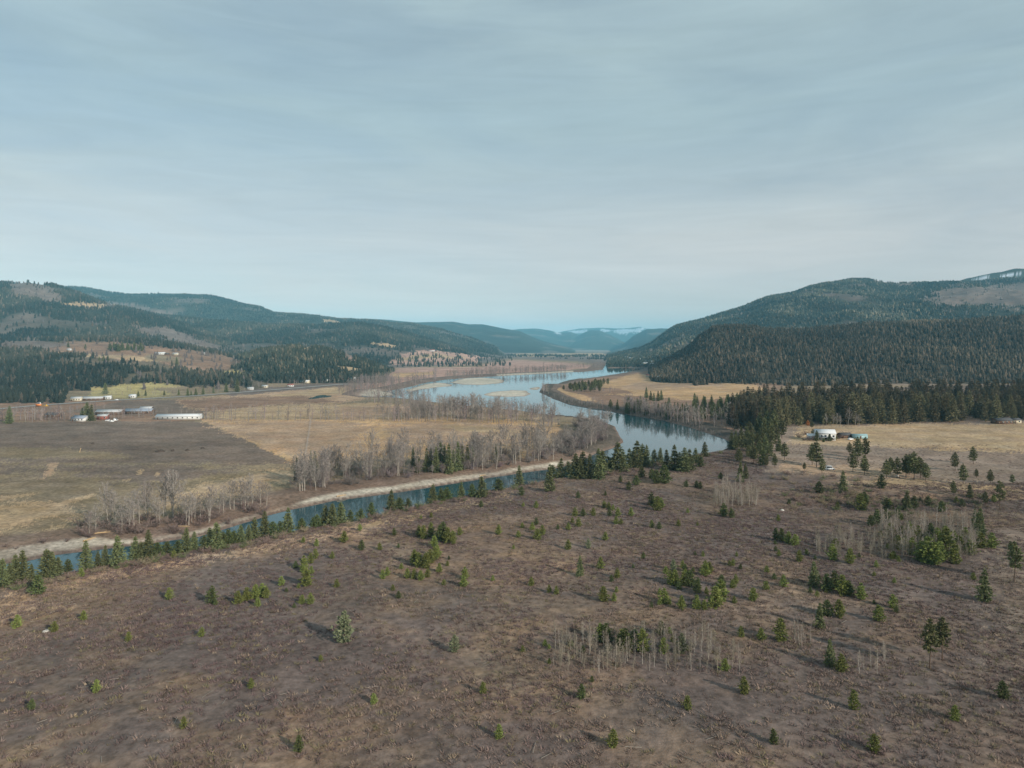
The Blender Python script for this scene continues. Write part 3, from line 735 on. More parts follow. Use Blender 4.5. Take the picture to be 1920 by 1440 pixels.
def plant(fam, name, x, y, z, h, label, cat, group=None, parts=True, wide=1.0):
    f = random.choice(FAM[fam]); s = h/f['H']; rz = random.uniform(0, 6.28); sw = s*wide*random.uniform(0.88, 1.12)
    if parts:
        e = link(name, None, None, (x, y, z), rz, (sw, sw, s)); e.empty_display_size = 0.5
        link('trunk', f['trunk'], e); link('crown', f['crown'], e)
    else:
        e = link(name, f['one'], None, (x, y, z), rz, (sw, sw, s))
    tag(e, label, cat, group); return e
ORD = ['leftmost', 'second from left', 'third from left', 'fourth from left', 'fifth from left', 'sixth from left', 'seventh from left', 'eighth from left',
 'ninth from left', 'tenth from left', 'eleventh from left', 'twelfth from left', 'thirteenth from left', 'fourteenth from left', 'fifteenth from left',
 'sixteenth from left', 'seventeenth from left', 'eighteenth from left', 'nineteenth from left', 'twentieth from left', 'twenty-first from left',
 'twenty-second from left', 'twenty-third from left', 'twenty-fourth from left', 'twenty-fifth from left', 'twenty-sixth from left', 'twenty-seventh from left',
 'twenty-eighth from left', 'twenty-ninth from left', 'thirtieth from left']

# ------------------------------------------------------------------ individual trees, at the places the photograph shows them
# (photo x, photo y of base, height in photo pixels, kind)
BANK = [(5,1110,50),(30,1102,50),(44,1102,58),(88,1092,50),(99,1089,42),(165,1077,52),(202,1068,34),(223,1069,54),(259,1058,42),(284,1056,52),
 (357,1041,42),(371,1037,30),(400,1035,36),(412,1037,48),(435,1027,24),(459,1023,30),(475,1020,26),(486,1015,36),(505,1011,44),(534,1008,22),(550,1004,44),
 (604,991,18),(620,988,32),(634,990,38),(649,983,34),(707,969,20),(745,961,36),(760,958,18),(824,944,30),(838,942,20),(850,938,18),
 (877,935,26),(897,935,22),(914,935,36),(947,923,20),(986,910,32),(1065,897,34),(1075,895,26),(1091,899,44),(1100,900,36),(1106,898,48),
 (1120,900,44),(1135,901,56),(1142,892,44),(1152,884,24),(1171,886,54),(1182,885,34),(1193,879,34),(1208,878,48),(1217,876,40),(1225,876,38),(1252,873,30),
 (1263,881,34),(1278,884,46),(1298,887,44),(1307,884,38),(1327,878,20),(1335,858,26),(18,1106,36),(60,1098,28),(112,1087,30),(130,1083,22),(187,1072,26),(300,1052,24),(320,1048,22),(340,1044,20),(270,1057,30),
 (390,1036,22),(425,1030,22),(447,1025,20),(520,1009,22),(575,996,16),(597,992,14),(667,980,16),(687,976,14),(776,955,14),(1048,899,22),(1160,884,22),(1200,879,28),(1240,872,26),(1288,882,30),(1318,870,26)]
LONE = [(31,1177,26,'y'),(103,1185,22,'y'),(157,1162,19,'y'),(240,1202,19,'y'),(316,1124,24,'y'),(398,1130,33,'d'),(379,1193,19,'y'),(447,1132,26,'y'),(462,1126,26,'y'),
 (478,1122,28,'y'),(490,1118,26,'y'),(499,1121,22,'y'),(484,1137,18,'y'),(71,1114,38,'d'),(153,1081,18,'y'),(325,1047,16,'y'),(645,1017,23,'y'),(675,995,14,'y'),(678,1031,20,'d'),
 (570,1068,28,'y'),(583,1056,20,'y'),(592,1047,20,'y'),(575,1098,34,'y'),(584,1076,16,'y'),(623,1047,14,'y'),(528,1097,18,'y'),(632,1101,17,'y'),(567,1132,18,'y'),(582,1132,22,'y'),
 (737,1107,12,'y'),(718,1085,18,'y'),(726,1079,18,'y'),(786,1006,22,'y'),(795,1010,26,'y'),(808,1006,28,'y'),(815,1025,22,'y'),(831,1015,38,'d'),(839,1018,30,'y'),(849,1015,22,'y'),
 (825,1009,26,'y'),(862,1003,16,'y'),(777,1059,30,'y'),(786,1063,28,'y'),(798,1065,30,'y'),(807,1056,28,'y'),(815,1050,26,'y'),(820,1044,24,'y'),(764,1084,20,'y'),(776,1085,20,'y'),
 (789,1088,20,'y'),(801,1082,18,'y'),(824,1073,18,'y'),(872,1085,24,'y'),(869,1100,22,'y'),(935,1002,20,'y'),(924,1089,12,'y'),(646,1205,62,'b'),(852,1222,34,'b'),(601,1240,14,'y'),
 (978,929,18,'d'),(1031,921,52,'f'),(1231,907,28,'d'),(1246,906,36,'d'),(1222,898,20,'d'),(1203,895,22,'d'),(1193,910,20,'d'),(1179,919,18,'d'),(1163,904,14,'d'),(1287,913,14,'d'),
 (1306,914,14,'d'),(1313,916,14,'d'),(1135,929,10,'d'),(1133,952,14,'y'),(1222,948,26,'d'),(1233,957,28,'y'),(1240,952,20,'y'),(1078,968,18,'y'),(1093,968,16,'d'),(1113,967,16,'y'),
 (1085,987,19,'y'),(1158,968,18,'y'),(1183,968,18,'y'),(1164,983,12,'y'),(1222,989,15,'y'),(1236,992,15,'d'),(1008,1012,22,'y'),(1017,1003,20,'y'),(1135,1013,17,'y'),(1065,1030,20,'y'),
 (1103,1028,20,'b'),(1087,1080,40,'f'),(1126,1066,23,'y'),(1157,1083,20,'y'),(996,1098,18,'y'),(1030,1111,16,'y'),(1043,1114,17,'y'),(1132,1127,30,'y'),(1151,1127,17,'y'),
 (1246,1131,30,'y'),(1278,1143,28,'y'),(1307,1142,28,'y'),(1321,1143,20,'y'),(1257,1096,28,'y'),(1266,1097,30,'y'),(1262,1070,24,'b'),(1281,1098,28,'y'),(1294,1099,32,'d'),(1308,1111,30,'d'),
 (1322,1080,30,'y'),(1330,1074,22,'y'),(1340,1139,42,'y'),(1350,1128,44,'y'),(1353,1102,26,'d'),(1374,1060,14,'y'),(1379,1094,19,'y'),(1411,1126,26,'y'),(1438,1073,14,'y'),
 (1437,1106,18,'y'),(1390,1194,22,'y'),(1427,1200,24,'y'),(1381,1043,10,'y'),(1357,968,26,'d'),(1371,971,20,'d'),
 (1126,1202,36,'y'),(1137,1205,38,'d'),(1173,1222,46,'d'),(1165,1213,36,'y'),(1205,1222,46,'y'),(1243,1225,32,'y'),(1278,1225,40,'b'),(1360,1257,24,'y'),(1240,1190,28,'d'),(1190,1216,38,'d'),
 (1459,977,14,'y'),(1455,1012,24,'d'),(1465,1015,26,'d'),(1478,1019,24,'y'),(1490,1022,22,'y'),(1498,1053,23,'y'),(1561,1050,32,'y'),(1568,1030,22,'y'),(1593,1056,30,'y'),
 (1469,1100,24,'y'),(1525,1100,50,'f'),(1551,1108,34,'d'),(1580,1116,40,'y'),(1565,1104,36,'d'),(1592,1117,30,'d'),(1615,1123,32,'y'),(1673,1140,28,'y'),(1647,1164,32,'y'),
 (1538,1178,50,'f'),(1551,1155,32,'d'),(1574,1158,36,'y'),(1465,1202,45,'y'),(1555,1248,52,'f'),(1577,1258,34,'y'),(1847,1127,62,'f'),(1901,1091,78,'p'),(1743,1254,98,'p'),(1767,1238,84,'p'),
 (1839,1003,52,'f'),(1828,992,40,'f'),(1860,1027,30,'y'),(1839,1027,30,'y'),(1740,1056,52,'y'),(1752,1059,46,'y'),(1775,1044,56,'y'),(1790,1057,38,'y'),(1714,1021,28,'y'),(1697,1027,24,'y'),
 (1662,977,24,'d'),(1644,983,30,'d'),(1810,1015,28,'y'),(1632,986,22,'d'),(1581,925,44,'f'),(1536,925,24,'d'),(1615,957,34,'y'),(1621,945,24,'d'),(1653,916,28,'d'),(1663,957,24,'d'),
 (1701,957,38,'f'),(1714,954,26,'d'),(1788,930,30,'o'),(1818,933,28,'f'),(1848,948,28,'o'),(1864,941,16,'y'),(1874,957,58,'p'),(1389,904,40,'f'),(1397,897,30,'f'),(1430,872,30,'d'),
 (1670,1005,26,'y'),(1690,1010,26,'d'),(1705,1000,24,'y'),(1722,1012,28,'y'),(1745,1005,26,'d'),(1758,1018,30,'y'),(1772,1010,26,'y'),(1788,1022,30,'y'),(1800,1035,32,'y'),(1710,1040,34,'y'),(1685,1030,28,'y'),(1735,1030,34,'d'),(1818,1040,30,'y'),(1728,1052,40,'y'),(1764,1050,36,'y'),(1683,970,20,'d'),(1765,960,22,'d'),(1740,948,20,'d')]
FIELD = [(1444,862,34),(1453,877,28),(1471,862,34),(1531,876,52),(1541,888,32),(1508,882,16),(1593,852,24),(1608,864,46),(1623,860,42),(1599,885,42),(1621,890,38),(1662,896,36),
 (1670,888,32),(1682,896,40),(1699,896,46),(1714,899,54),(1735,902,36),(1791,882,36),(1825,870,34),(1806,908,40),(1831,896,18),(1857,907,28),(1898,908,20),(1523,872,42),(1705,890,40),(1726,896,40),
 (1413,868,36),(1404,862,30),(1436,878,30),(1385,870,30),(1424,858,34)]
zones = [(0,700,0,1150,'in the far left scrub near the river'),(0,700,1150,1500,'in the open lower left scrub'),
 (700,960,0,1035,'around the clump below the riverside trail'),(700,960,1035,1500,'around the centre-left green clump'),
 (960,1330,0,935,'in the scrub nearest the river bend'),(960,1330,935,1040,'in the upper middle scrub'),
 (960,1230,1040,1160,'in the central foreground scrub'),(1230,1450,1040,1160,'around the clump right of centre'),
 (960,1450,1160,1500,'among the bottom-edge birch stems'),(1330,1600,0,1040,'below the pale birch thicket'),
 (1450,1630,1040,1130,'in the right foreground dark clump'),(1450,1640,1130,1500,'at bottom right by the birch stems'),
 (1600,1770,0,1000,'along the shaded right-hand gully'),(1640,1830,1000,1075,'inside the large right-hand birch thicket'),
 (1770,1930,0,1040,'at the right end of the gully'),(1640,1930,1075,1500,'on the bare lower right slope')]
KN = {'y': ('young', 'bright green bushy pine', 'pine_tree'), 'd': ('youngdark', 'dark green bushy pine', 'pine_tree'), 'b': ('blue', 'pale grey-green pine', 'pine_tree'),
      'f': ('fir', 'dark pointed fir', 'fir_tree'), 'p': ('ponderosa', 'tall bare-trunked ragged pine', 'pine_tree'), 'o': ('open', 'dark open-branched pine', 'pine_tree')}
pos = ground_at([p[0] for p in LONE], [p[1] for p in LONE])
buck = {}
for p, w in zip(LONE, pos):
    for zi, zz in enumerate(zones):
        if zz[0] <= p[0] < zz[1] and zz[2] <= p[1] < zz[3]: break
    buck.setdefault((zi, p[3]), []).append((p, w))
for (zi, k), lst in buck.items():
    lst.sort(key=lambda e: e[0][0])
    for i, (p, w) in enumerate(lst):
        fam, desc, nm = KN[k]; h = p[2]*w[1]/F
        ot = (ORD[i]+' ') if len(lst) > 1 else ''
        plant(fam, nm, w[0], w[1], w[2]-0.1, h, f"{desc}, {ot}{zones[zi][4]}".replace('tall bare-trunked ragged pine', 'tall ragged pine'), 'tree', 'scattered conifers on the scrub bench', wide={'y': 1.45, 'd': 1.45, 'b': 1.2, 'f': 1.15, 'p': 1.0, 'o': 1.1}[k])
# low saplings dotted between the larger pines
r_ = np.random.RandomState(44); SP = []
for cx_, cy_, n_, sx_, sy_ in [(1290,1100,14,45,25),(1560,1110,12,60,28),(815,1030,12,40,30),(1160,1215,16,70,22),(1740,1020,16,70,26),(1100,970,12,110,30),(480,1125,6,35,12),(575,1075,6,25,30),(1200,1080,14,180,60),(1500,1020,10,90,40),(1700,945,12,120,18),(900,1060,8,160,60)]:
    for _ in range(n_): SP.append((cx_+r_.normal()*sx_, cy_+r_.normal()*sy_, r_.uniform(8, 17)))
P_ = ground_at([e[0] for e in SP], [e[1] for e in SP])
for e, w in zip(SP, P_):
    if w[2] > 4: plant('young' if r_.rand() < .7 else 'youngdark', 'pine_sapling', w[0], w[1], w[2]-.1, e[2]*w[1]/F, 'knee to head high pine sapling among the scrub between larger pines', 'tree', 'small pine saplings in the scrub', False, 1.5)
pos = ground_at([p[0] for p in BANK], [p[1] for p in BANK])
order = sorted(range(len(BANK)), key=lambda i: BANK[i][0])
secs = [(-50,160,'left end of the near river bank'),(160,330,'near bank below the left bare clump'),(330,520,'near bank where the river narrows'),
 (520,700,'near bank by the blue reflections'),(700,960,'near bank above the sandy trail'),(960,1160,'near bank facing the sandy beach'),(1160,1345,'near bank of the wide river bend')]
cnt = {}
for i in order:
    p = BANK[i]; w = pos[i]
    s = [q for q in secs if q[0] <= p[0] < q[1]][0]; c = cnt.get(s[2], 0); cnt[s[2]] = c+1
    h = p[2]*w[1]/F+2.0
    dx, dy = -3.0, 4.0
    z = float(height(np.array([w[0]+dx]), np.array([w[1]+dy]))[0][0])
    plant('fir' if p[2] > 24 else 'youngdark', 'fir_tree', w[0]+dx, w[1]+dy, z-0.2, h+w[2]-z-1.0, f"dark green conifer, {ORD[c]} on the {s[2]}", 'tree', 'conifers along the near river bank', wide=random.uniform(1.3, 1.8))
pos = ground_at([p[0] for p in FIELD], [p[1] for p in FIELD])
for i, k in enumerate(sorted(range(len(FIELD)), key=lambda i: FIELD[i][0])):
    p = FIELD[k]; w = pos[k]; h = p[2]*w[1]/F
    nm = ORD[i] if i < 30 else 'rightmost'
    plant('open', 'pine_tree', w[0], w[1], w[2]-0.1, h, f"rounded dark pine, {nm} on the pale field", 'tree', 'pines scattered over the pale right-hand field', wide=1.15)

# bare trees ------------------------------------------------------------
def along(poly, n, jx, jy, seed):
    r = np.random.RandomState(seed); P = np.array(poly, float)
    seg = np.hypot(*(P[1:]-P[:-1]).T); cs = np.concatenate([[0], np.cumsum(seg)])
    t = r.uniform(0, cs[-1], n)
    x = np.interp(t, cs, P[:, 0])+r.uniform(-jx, jx, n); y = np.interp(t, cs, P[:, 1])+r.uniform(-jy, jy, n)
    return x, y
# tall pale trunks left clump: explicit
CL = [(166,1000,40),(203,985,75),(207,983,60),(230,1000,50),(243,1000,60),(272,975,65),(277,974,62),(292,980,50),(308,965,75),(322,968,70),(325,970,82),(308,968,60),(348,985,55),
 (355,985,60),(358,980,50),(395,977,60),(391,980,48),(300,985,44),(432,955,50),(440,955,52),(452,955,55),(460,958,50),(474,955,52),(180,995,44),(262,982,50),(375,976,42),
 (217,985,55),(335,975,60),(365,972,48),(412,965,40),(488,950,45),(500,948,42),(250,985,62),(420,962,46),(466,950,60)]
P_ = ground_at([c[0] for c in CL], [c[1] for c in CL]); cl = sorted(range(len(CL)), key=lambda i: CL[i][0])
for n, i in enumerate(cl):
    w = P_[i]; 
    lab = f"tall pale leafless cottonwood, {ORD[n] if n < 30 else ['fifth','fourth','third','second','first'][n-30]+' from the right'} in the left riverside clump"
    plant('cotton' if n % 3 else 'broad', 'cottonwood_tree', w[0], w[1], w[2]-0.2, CL[i][2]*1.12*w[1]/F, lab, 'tree', 'tall bare cottonwoods in the left riverside clump')
def belt(name, xs, ys, hpx, fam, label, group, seed, parts=True, hv=0.18, wide=1.0, cat='tree', maxdw=None):
    P = ground_at(xs, ys); r = np.random.RandomState(seed)
    for p in P:
        if p[2] < 0.6: continue
        plant(random.choice(fam), name, p[0], p[1], p[2]-0.2, max(2.0, hpx*p[1]/F*(1+r.normal()*hv)), label, cat, group, parts, wide)
x, y = along([(552,915),(600,905),(640,896),(720,885),(800,880),(900,870),(960,862),(1040,850)], 125, 14, 14, 1)
belt('cottonwood_tree', x, y-2, 52, ['cotton', 'cotton', 'broad'], 'leafless grey cottonwood in the dense belt above the sandy bank', 'bare trees in the belt above the sandy bank', 1, True)
x, y = along([(1050,848),(1080,838),(1105,828),(1125,820),(1125,808),(1095,800)], 75, 18, 9, 2)
belt('cottonwood_tree', x, y-1, 32, ['broad', 'cotton'], 'leafless cottonwood in the twiggy thicket inside the river bend', 'bare trees inside the river bend', 2, False)
x, y = along([(700,788),(760,786),(860,786),(960,790),(1040,796)], 65, 8, 5, 3)
belt('cottonwood_tree', x, y-4, 34, ['cotton', 'broad'], 'leafless cottonwood in the grey belt between the tan field and river', 'bare trees between the tan field and the river', 3, False)
# rest of the bare woods as single masses
def unit(p, n=None):
    v, t = join([p['trunk'], p['crown']]); return v/np.array([p['H'], p['H'], p['H']]), t
BF = [unit(bare_proto(450+i, 'far')) for i in range(6)]
BB = [unit(bare_proto(470+i, 'bush')) for i in range(4)]
MB_ = [unit(bare_proto(480+i, 'broad')) for i in range(2)]
def bare_mass(name, specs, label, protos=None):
    Ps = []; Hs = []; Cc = []
    for poly, n, jx, jy, hpx, seed in specs:
        x, y = along(poly, n, jx, jy, seed); P = ground_at(x, y); r = np.random.RandomState(seed+5)
        ok = P[:, 2] > 0.6; P = P[ok]; P[:, 2] -= 0.2
        Ps.append(P); Hs.append(np.maximum(1.5, hpx*P[:, 1]/F*(1+r.normal(size=len(P))*0.2)))
        Cc.append(np.array([.235, .20, .188])*(1+r.normal(size=(len(P), 1))*0.18)+r.normal(size=(len(P), 3))*0.008)
    P = np.concatenate(Ps); H = np.concatenate(Hs); Cc = np.clip(np.concatenate(Cc), .02, 1)
    merge(name, P, H, np.full(len(P), 1.15), protos or BF, Cc, M['cover'], label, 'trees')
bare_mass('cottonwood_belt', [
  ([(380,786),(500,787),(640,787),(700,788)], 60, 8, 2, 26, 11), ([(390,786),(560,786),(700,788)], 70, 8, 1.5, 9, 12),
  ([(-40,791),(60,789),(140,787)], 70, 8, 3, 24, 13), ([(0,776),(120,772),(200,768)], 40, 12, 4, 14, 134), ([(185,786),(240,783),(290,780)], 30, 8, 2, 13, 135), ([(180,782),(300,776),(380,780)], 30, 10, 4, 14, 131), ([(380,735),(520,722),(650,712)], 160, 10, 6, 9, 132), ([(180,742),(300,738),(400,735)], 40, 12, 5, 10, 133),
  ([(720,787),(860,785),(960,790),(1045,798)], 200, 8, 6, 27, 14), ([(830,768),(900,772),(1000,780),(1040,785)], 120, 10, 4, 26, 141),
  ([(690,752),(760,756),(830,764)], 60, 8, 3, 24, 15), ([(750,760),(800,762)], 20, 8, 3, 26, 151)], 'long belt of leafless grey trees between the fields and the river')
bare_mass('riverside_thicket', [
  ([(556,912),(640,898),(800,882),(960,862),(1040,850)], 230, 14, 12, 18, 16), ([(1050,848),(1100,828),(1122,812),(1095,802)], 210, 17, 10, 19, 17)], 'brown leafless undergrowth beneath the riverside cottonwoods', MB_+BB[:1])
bare_mass('far_bank_woods', [
  ([(645,738),(680,734),(720,728),(780,722),(830,713)], 260, 12, 5, 18, 18), ([(660,724),(700,720),(740,716)], 120, 14, 4, 16, 19),
  ([(840,708),(900,704),(980,701),(1065,697)], 330, 8, 2, 13, 20), ([(1000,696),(1080,690),(1135,687)], 120, 10, 1.5, 8, 21),
  ([(1120,704),(1170,698),(1215,692)], 110, 8, 1.2, 8, 22)], 'far leafless woods lining the opposite bank of the wide river')
bare_mass('right_bank_woods', [
  ([(1175,768),(1210,774),(1260,783),(1310,790)], 260, 8, 6, 22, 23), ([(1100,758),(1150,764),(1180,769)], 40, 6, 3, 10, 232), ([(1025,744),(1060,754),(1110,764),(1200,779),(1285,796),(1350,818)], 260, 5, 2, 7, 231), ([(1030,740),(1014,728),(1016,735)], 20, 4, 3, 14, 24),
  ([(1030,741),(1080,752),(1120,760)], 60, 5, 3, 5, 25), ([(1300,790),(1340,790),(1380,790)], 60, 12, 12, 22, 251), ([(1066,724),(1110,734),(1150,736)], 40, 5, 2, 10, 26)], 'leafless trees and brush along the right river bank')
# shrubs in the left clump
x, y = along([(150,1000),(200,990),(280,985),(350,990),(420,970),(500,955)], 34, 16, 14, 30)
belt('bare_shrub', x, y, 22, ['bush'], 'purple-brown leafless shrub beneath the left clump of tall bare trees', 'leafless shrubs beneath the left clump', 30, False, wide=1.3, cat='shrub')
for n, (a, b, h) in enumerate([(82,1018,16),(263,1000,22),(30,1030,8),(125,1016,10),(10,1026,9)]):
    w = ground_at([a], [b])[0]
    plant('bush', 'bare_shrub', w[0], w[1], w[2], h*w[1]/F, ['round brown shrub alone left of the bare clump', 'largest dark leafless shrub by the sandy bank', 'low brown shrub at the left edge by the white sand', 'small brown shrub between lone round shrub and bare clump', 'lowest brown shrub at the left picture edge'][n], 'shrub', wide=1.5)
# dark spruces inside the belts
SPR = [(556,900,44),(583,872,30),(590,878,34),(775,878,40),(783,886,42),(800,884,46),(808,880,40),(818,886,50),(826,882,56),(834,884,52),(842,888,58),(850,884,44),(858,882,56),(866,880,48),(876,878,46),(886,874,40),(930,868,36),(891,868,34)]
P_ = ground_at([s[0] for s in SPR], [s[1] for s in SPR])
for n, (s, w) in enumerate(zip(SPR, P_)):
    plant('fir', 'spruce_tree', w[0], w[1], w[2]-0.2, s[2]*w[1]/F, f"dark spruce, {ORD[n]} spruce in the bare belt above the sand", 'tree', 'dark spruces among the bare riverside belt', wide=0.85)
# birches
BI = [((1342,1420,925,950),62,38,'white leafless birch stem in the pale thicket below the field pines','pale birch thicket at mid right'),
 ((1530,1640,1010,1040),34,30,'thin white leafless birch left of the large birch thicket','thin birches left of the large thicket'),
 ((1650,1830,985,1052),96,44,'white leafless birch in the large thicket mixed with green pines','birches in the large right-hand thicket'),
 ((1035,1110,1195,1250),14,44,'slender tan leafless sapling left of the bottom pine clump','saplings left of the bottom pine clump'),
 ((1105,1230,1215,1262),22,52,'white birch standing among the bottom-centre pines','birches among the bottom-centre pines'),
 ((1235,1390,1205,1262),26,48,'white leafless birch right of the bottom-centre pines','birches right of the bottom-centre pines'),
 ((1490,1522,1195,1212),14,38,'white birch stem in the tight cluster near the lower right pines','tight birch cluster at lower right'),
 ((1595,1665,1238,1268),14,38,'pale birch at the bottom edge right of the lower pines','birches at the bottom edge at right')]
r = np.random.RandomState(5)
for (x0, x1, y0, y1), n, hp, lab, grp in BI:
    xs_ = r.uniform(x0, x1, n); ys_ = r.uniform(y0, y1, n); P = ground_at(xs_, ys_)
    for p in P: plant('birch', 'birch_tree', p[0], p[1], p[2]-0.1, hp*p[1]/F*r.uniform(0.45, 1.15), lab, 'tree', grp, n < 30)

# ------------------------------------------------------------------ conifer row behind the right field, and across the water
def region_pts(n, X0, X1, Y0, Y1, seed):
    r = np.random.RandomState(seed); u = r.uniform(X0, X1, n); Y = r.uniform(Y0, Y1, n)
    return u, Y
r = np.random.RandomState(8)
rx = []; ry = []
ROWP = [(1425,806),(1470,801),(1520,798),(1600,797),(1700,796),(1800,793),(1930,790)]
xs_, ys_ = along(ROWP, 185, 6, 2, 41)
ys_ = ys_-np.abs(r.normal(size=185))*9-2
P = ground_at(xs_, ys_)
K = np.argsort(-P[:, 1])
for i in K:
    p = P[i]; h = (55-(800-ys_[i])*0.6)*p[1]/F*r.uniform(0.6, 1.15)
    plant('tall', 'conifer_tree', p[0], p[1], p[2]-0.3, min(36, h), 'tall dark conifer in the dense row behind the pale right-hand field', 'tree', 'conifer row behind the right-hand field', False, 1.35)
TL = [(lambda f: (lambda v, t: (v/f['H'], t))(*f['crown']))(conifer_proto(500+i, 'tall')) for i in range(3)]
TL = [(v, t) for v, t in TL]
FC = [far_conifer(600+i, 6, 6, 0.17) for i in range(6)]
FS = [far_conifer(640+i, 4, 5, 0.19) for i in range(6)]
FX = [far_conifer(680+i, 2, 5, 0.24) for i in range(6)]
GREEN = np.array([.029, .034, .024])
def tints(n, seed, base=GREEN, v=0.28, brown=0.25):
    r = np.random.RandomState(seed); c = base[None]*(1+r.normal(size=(n, 1))*v)
    b = r.rand(n) < brown; c[b] = c[b]*0.5+np.array([.12, .09, .065])*0.7*(1+r.normal(size=(b.sum(), 1))*0.2)
    return np.clip(c, .012, .6)
# back rows of the same wood and the trees on the near bluff
x, y = along([(1370,790),(1440,772),(1520,768),(1600,765),(1700,763),(1930,760)], 620, 14, 20, 42)
P = ground_at(x, y); ok = (P[:, 2] > 1.5) & (P[:, 1] < 1150); P = P[ok]; yy = y[ok]
h = np.clip(36*P[:, 1]/F, 12, 23)*np.random.RandomState(3).uniform(0.65, 1.15, len(P))
merge('conifer_wood', P, h, np.full(len(P), 1.4), TL, tints(len(P), 1, np.array([.12, .105, .06])), M['forest'], 'dense dark conifer wood filling in behind the front row of the right-hand field', 'wood')
# bluff and near right bank
BL = [(1372,842,32),(1380,846,28),(1392,846,34),(1400,838,36),(1410,845,34),(1420,848,36),(1428,840,38),(1436,850,32),(1445,846,40),(1390,830,30),(1405,826,34),(1418,824,36),(1432,826,40),(1444,824,40),(1455,830,34),(1380,834,26),(1460,846,28),(1438,812,40),(1424,812,36),(1452,812,42),(1466,822,34)]
P_ = ground_at([s[0] for s in BL], [s[1] for s in BL])
for s, w in zip(BL, P_):
    plant('open' if random.random() < .5 else 'fir', 'conifer_tree', w[0], w[1], w[2]-0.3, s[2]*w[1]/F*1.1, 'mid green conifer in the thick group on the bluff above the river bend', 'tree', 'conifers on the bluff above the river bend', False, 1.2)
RB = [(1057,732,11),(1068,730,13),(1078,728,14),(1085,731,16),(1092,729,18),(1098,733,19),(1104,728,17),(1110,731,18),(1115,729,19),(1122,733,22),(1126,726,16),(1132,722,14),(1140,722,14),(1107,735,14),(1090,735,12),(1119,727,15),
 (1145,768,20),(1158,768,20),(1174,772,18),(1190,774,20),(1212,746,22),(1220,750,18),(1226,752,17),(1234,752,20),(1240,750,20),(1248,778,26),(1254,774,30),(1252,786,30),(1268,784,18),(1276,784,22),(1284,782,24),(1290,784,22),(1302,775,28),(1306,786,30),(1314,786,26),(1320,782,24),
 (1330,776,24),(1338,776,24),(1346,774,26),(1354,772,26),(1362,772,28),(1370,768,26),(1378,768,28),(1386,766,28),(1394,764,28),(1402,762,28),(1410,762,28),(1418,760,28),(1426,760,30),(1436,756,30),(1335,768,20),(1350,764,22),(1366,760,22),(1382,757,22),(1400,754,22),(1416,752,22),(1180,722,8),(1200,790,12)]
rr_ = np.random.RandomState(15)
for _ in range(46):
    t_ = rr_.rand(); RB.append((1175+t_*215+rr_.normal()*5, 775+t_*16-rr_.rand()*12, rr_.uniform(14, 26)))
for _ in range(26):
    RB.append((1300+rr_.rand()*130, 768-rr_.rand()*8, rr_.uniform(18, 28)))
for _ in range(16): RB.append((1066+rr_.rand()*62, 728+rr_.rand()*8, rr_.uniform(12, 20)))
P_ = ground_at([s[0] for s in RB], [s[1] for s in RB])
for s, w in zip(RB, P_):
    if s[0] < 1145: lab, gr = 'dark conifer in the small grove on the peninsula tip', 'grove on the peninsula tip'
    elif s[0] < 1300: lab, gr = 'dark pointed conifer rising above bare brush on the right river bank', 'conifers above the bare brush on the right bank'
    else: lab, gr = 'dark conifer in the line between the golden field and the steep river bank', 'conifer line below the golden field'
    if s[0] == 1180 or s[0] == 1200: continue
    plant('fir' if s[0] > 1145 else 'open', 'fir_tree', w[0], w[1], w[2]-0.3, s[2]*w[1]/F, lab, 'tree', gr, False, 1.1)
# single conifers on the left plain
LF = [(18,794,34,'broad dark conifer alone at the left edge of the farm'),(163,788,36,'tallest dark conifer beside the farmhouse'),(172,789,32,'dark conifer just right of the tallest farmhouse conifer'),(154,787,24,'short dark conifer left of the farmhouse'),
 (197,739,22,'lone slim conifer by the green roadside field'),(259,743,11,'small conifer behind the highway houses'),(273,742,12,'pointed small conifer above the highway'),(308,741,10,'small conifer right of the highway houses'),(335,741,12,'conifer left of the pair beside the highway'),
 (352,742,15,'left conifer of the highway pair'),(358,742,11,'shorter conifer of the highway pair'),(367,741,14,'conifer between the highway pair and the tall roadside one'),(381,740,16,'tall roadside conifer before the dark knoll'),(331,684,15,'lone conifer in the brown hillside meadow'),
 (186,676,8,'small conifer left of the meadow pair'),(194,676,12,'taller conifer of the meadow pair'),(203,676,10,'shorter conifer of the meadow pair'),(160,653,9,'small lone conifer high in the brown meadow'),(445,735,26,'large dark conifer standing over the highway'),(424,735,18,'dark conifer left of the large highway one'),
 (400,737,12,'small conifer where the highway bends'),(128,651,12,'conifer at the upper left corner of the brown meadow')]
P_ = ground_at([s[0] for s in LF], [s[1] for s in LF])
for s, w in zip(LF, P_): plant('fir', 'conifer_tree', w[0], w[1], w[2]-0.3, s[2]*w[1]/F, s[3], 'tree', None, False, 1.25)

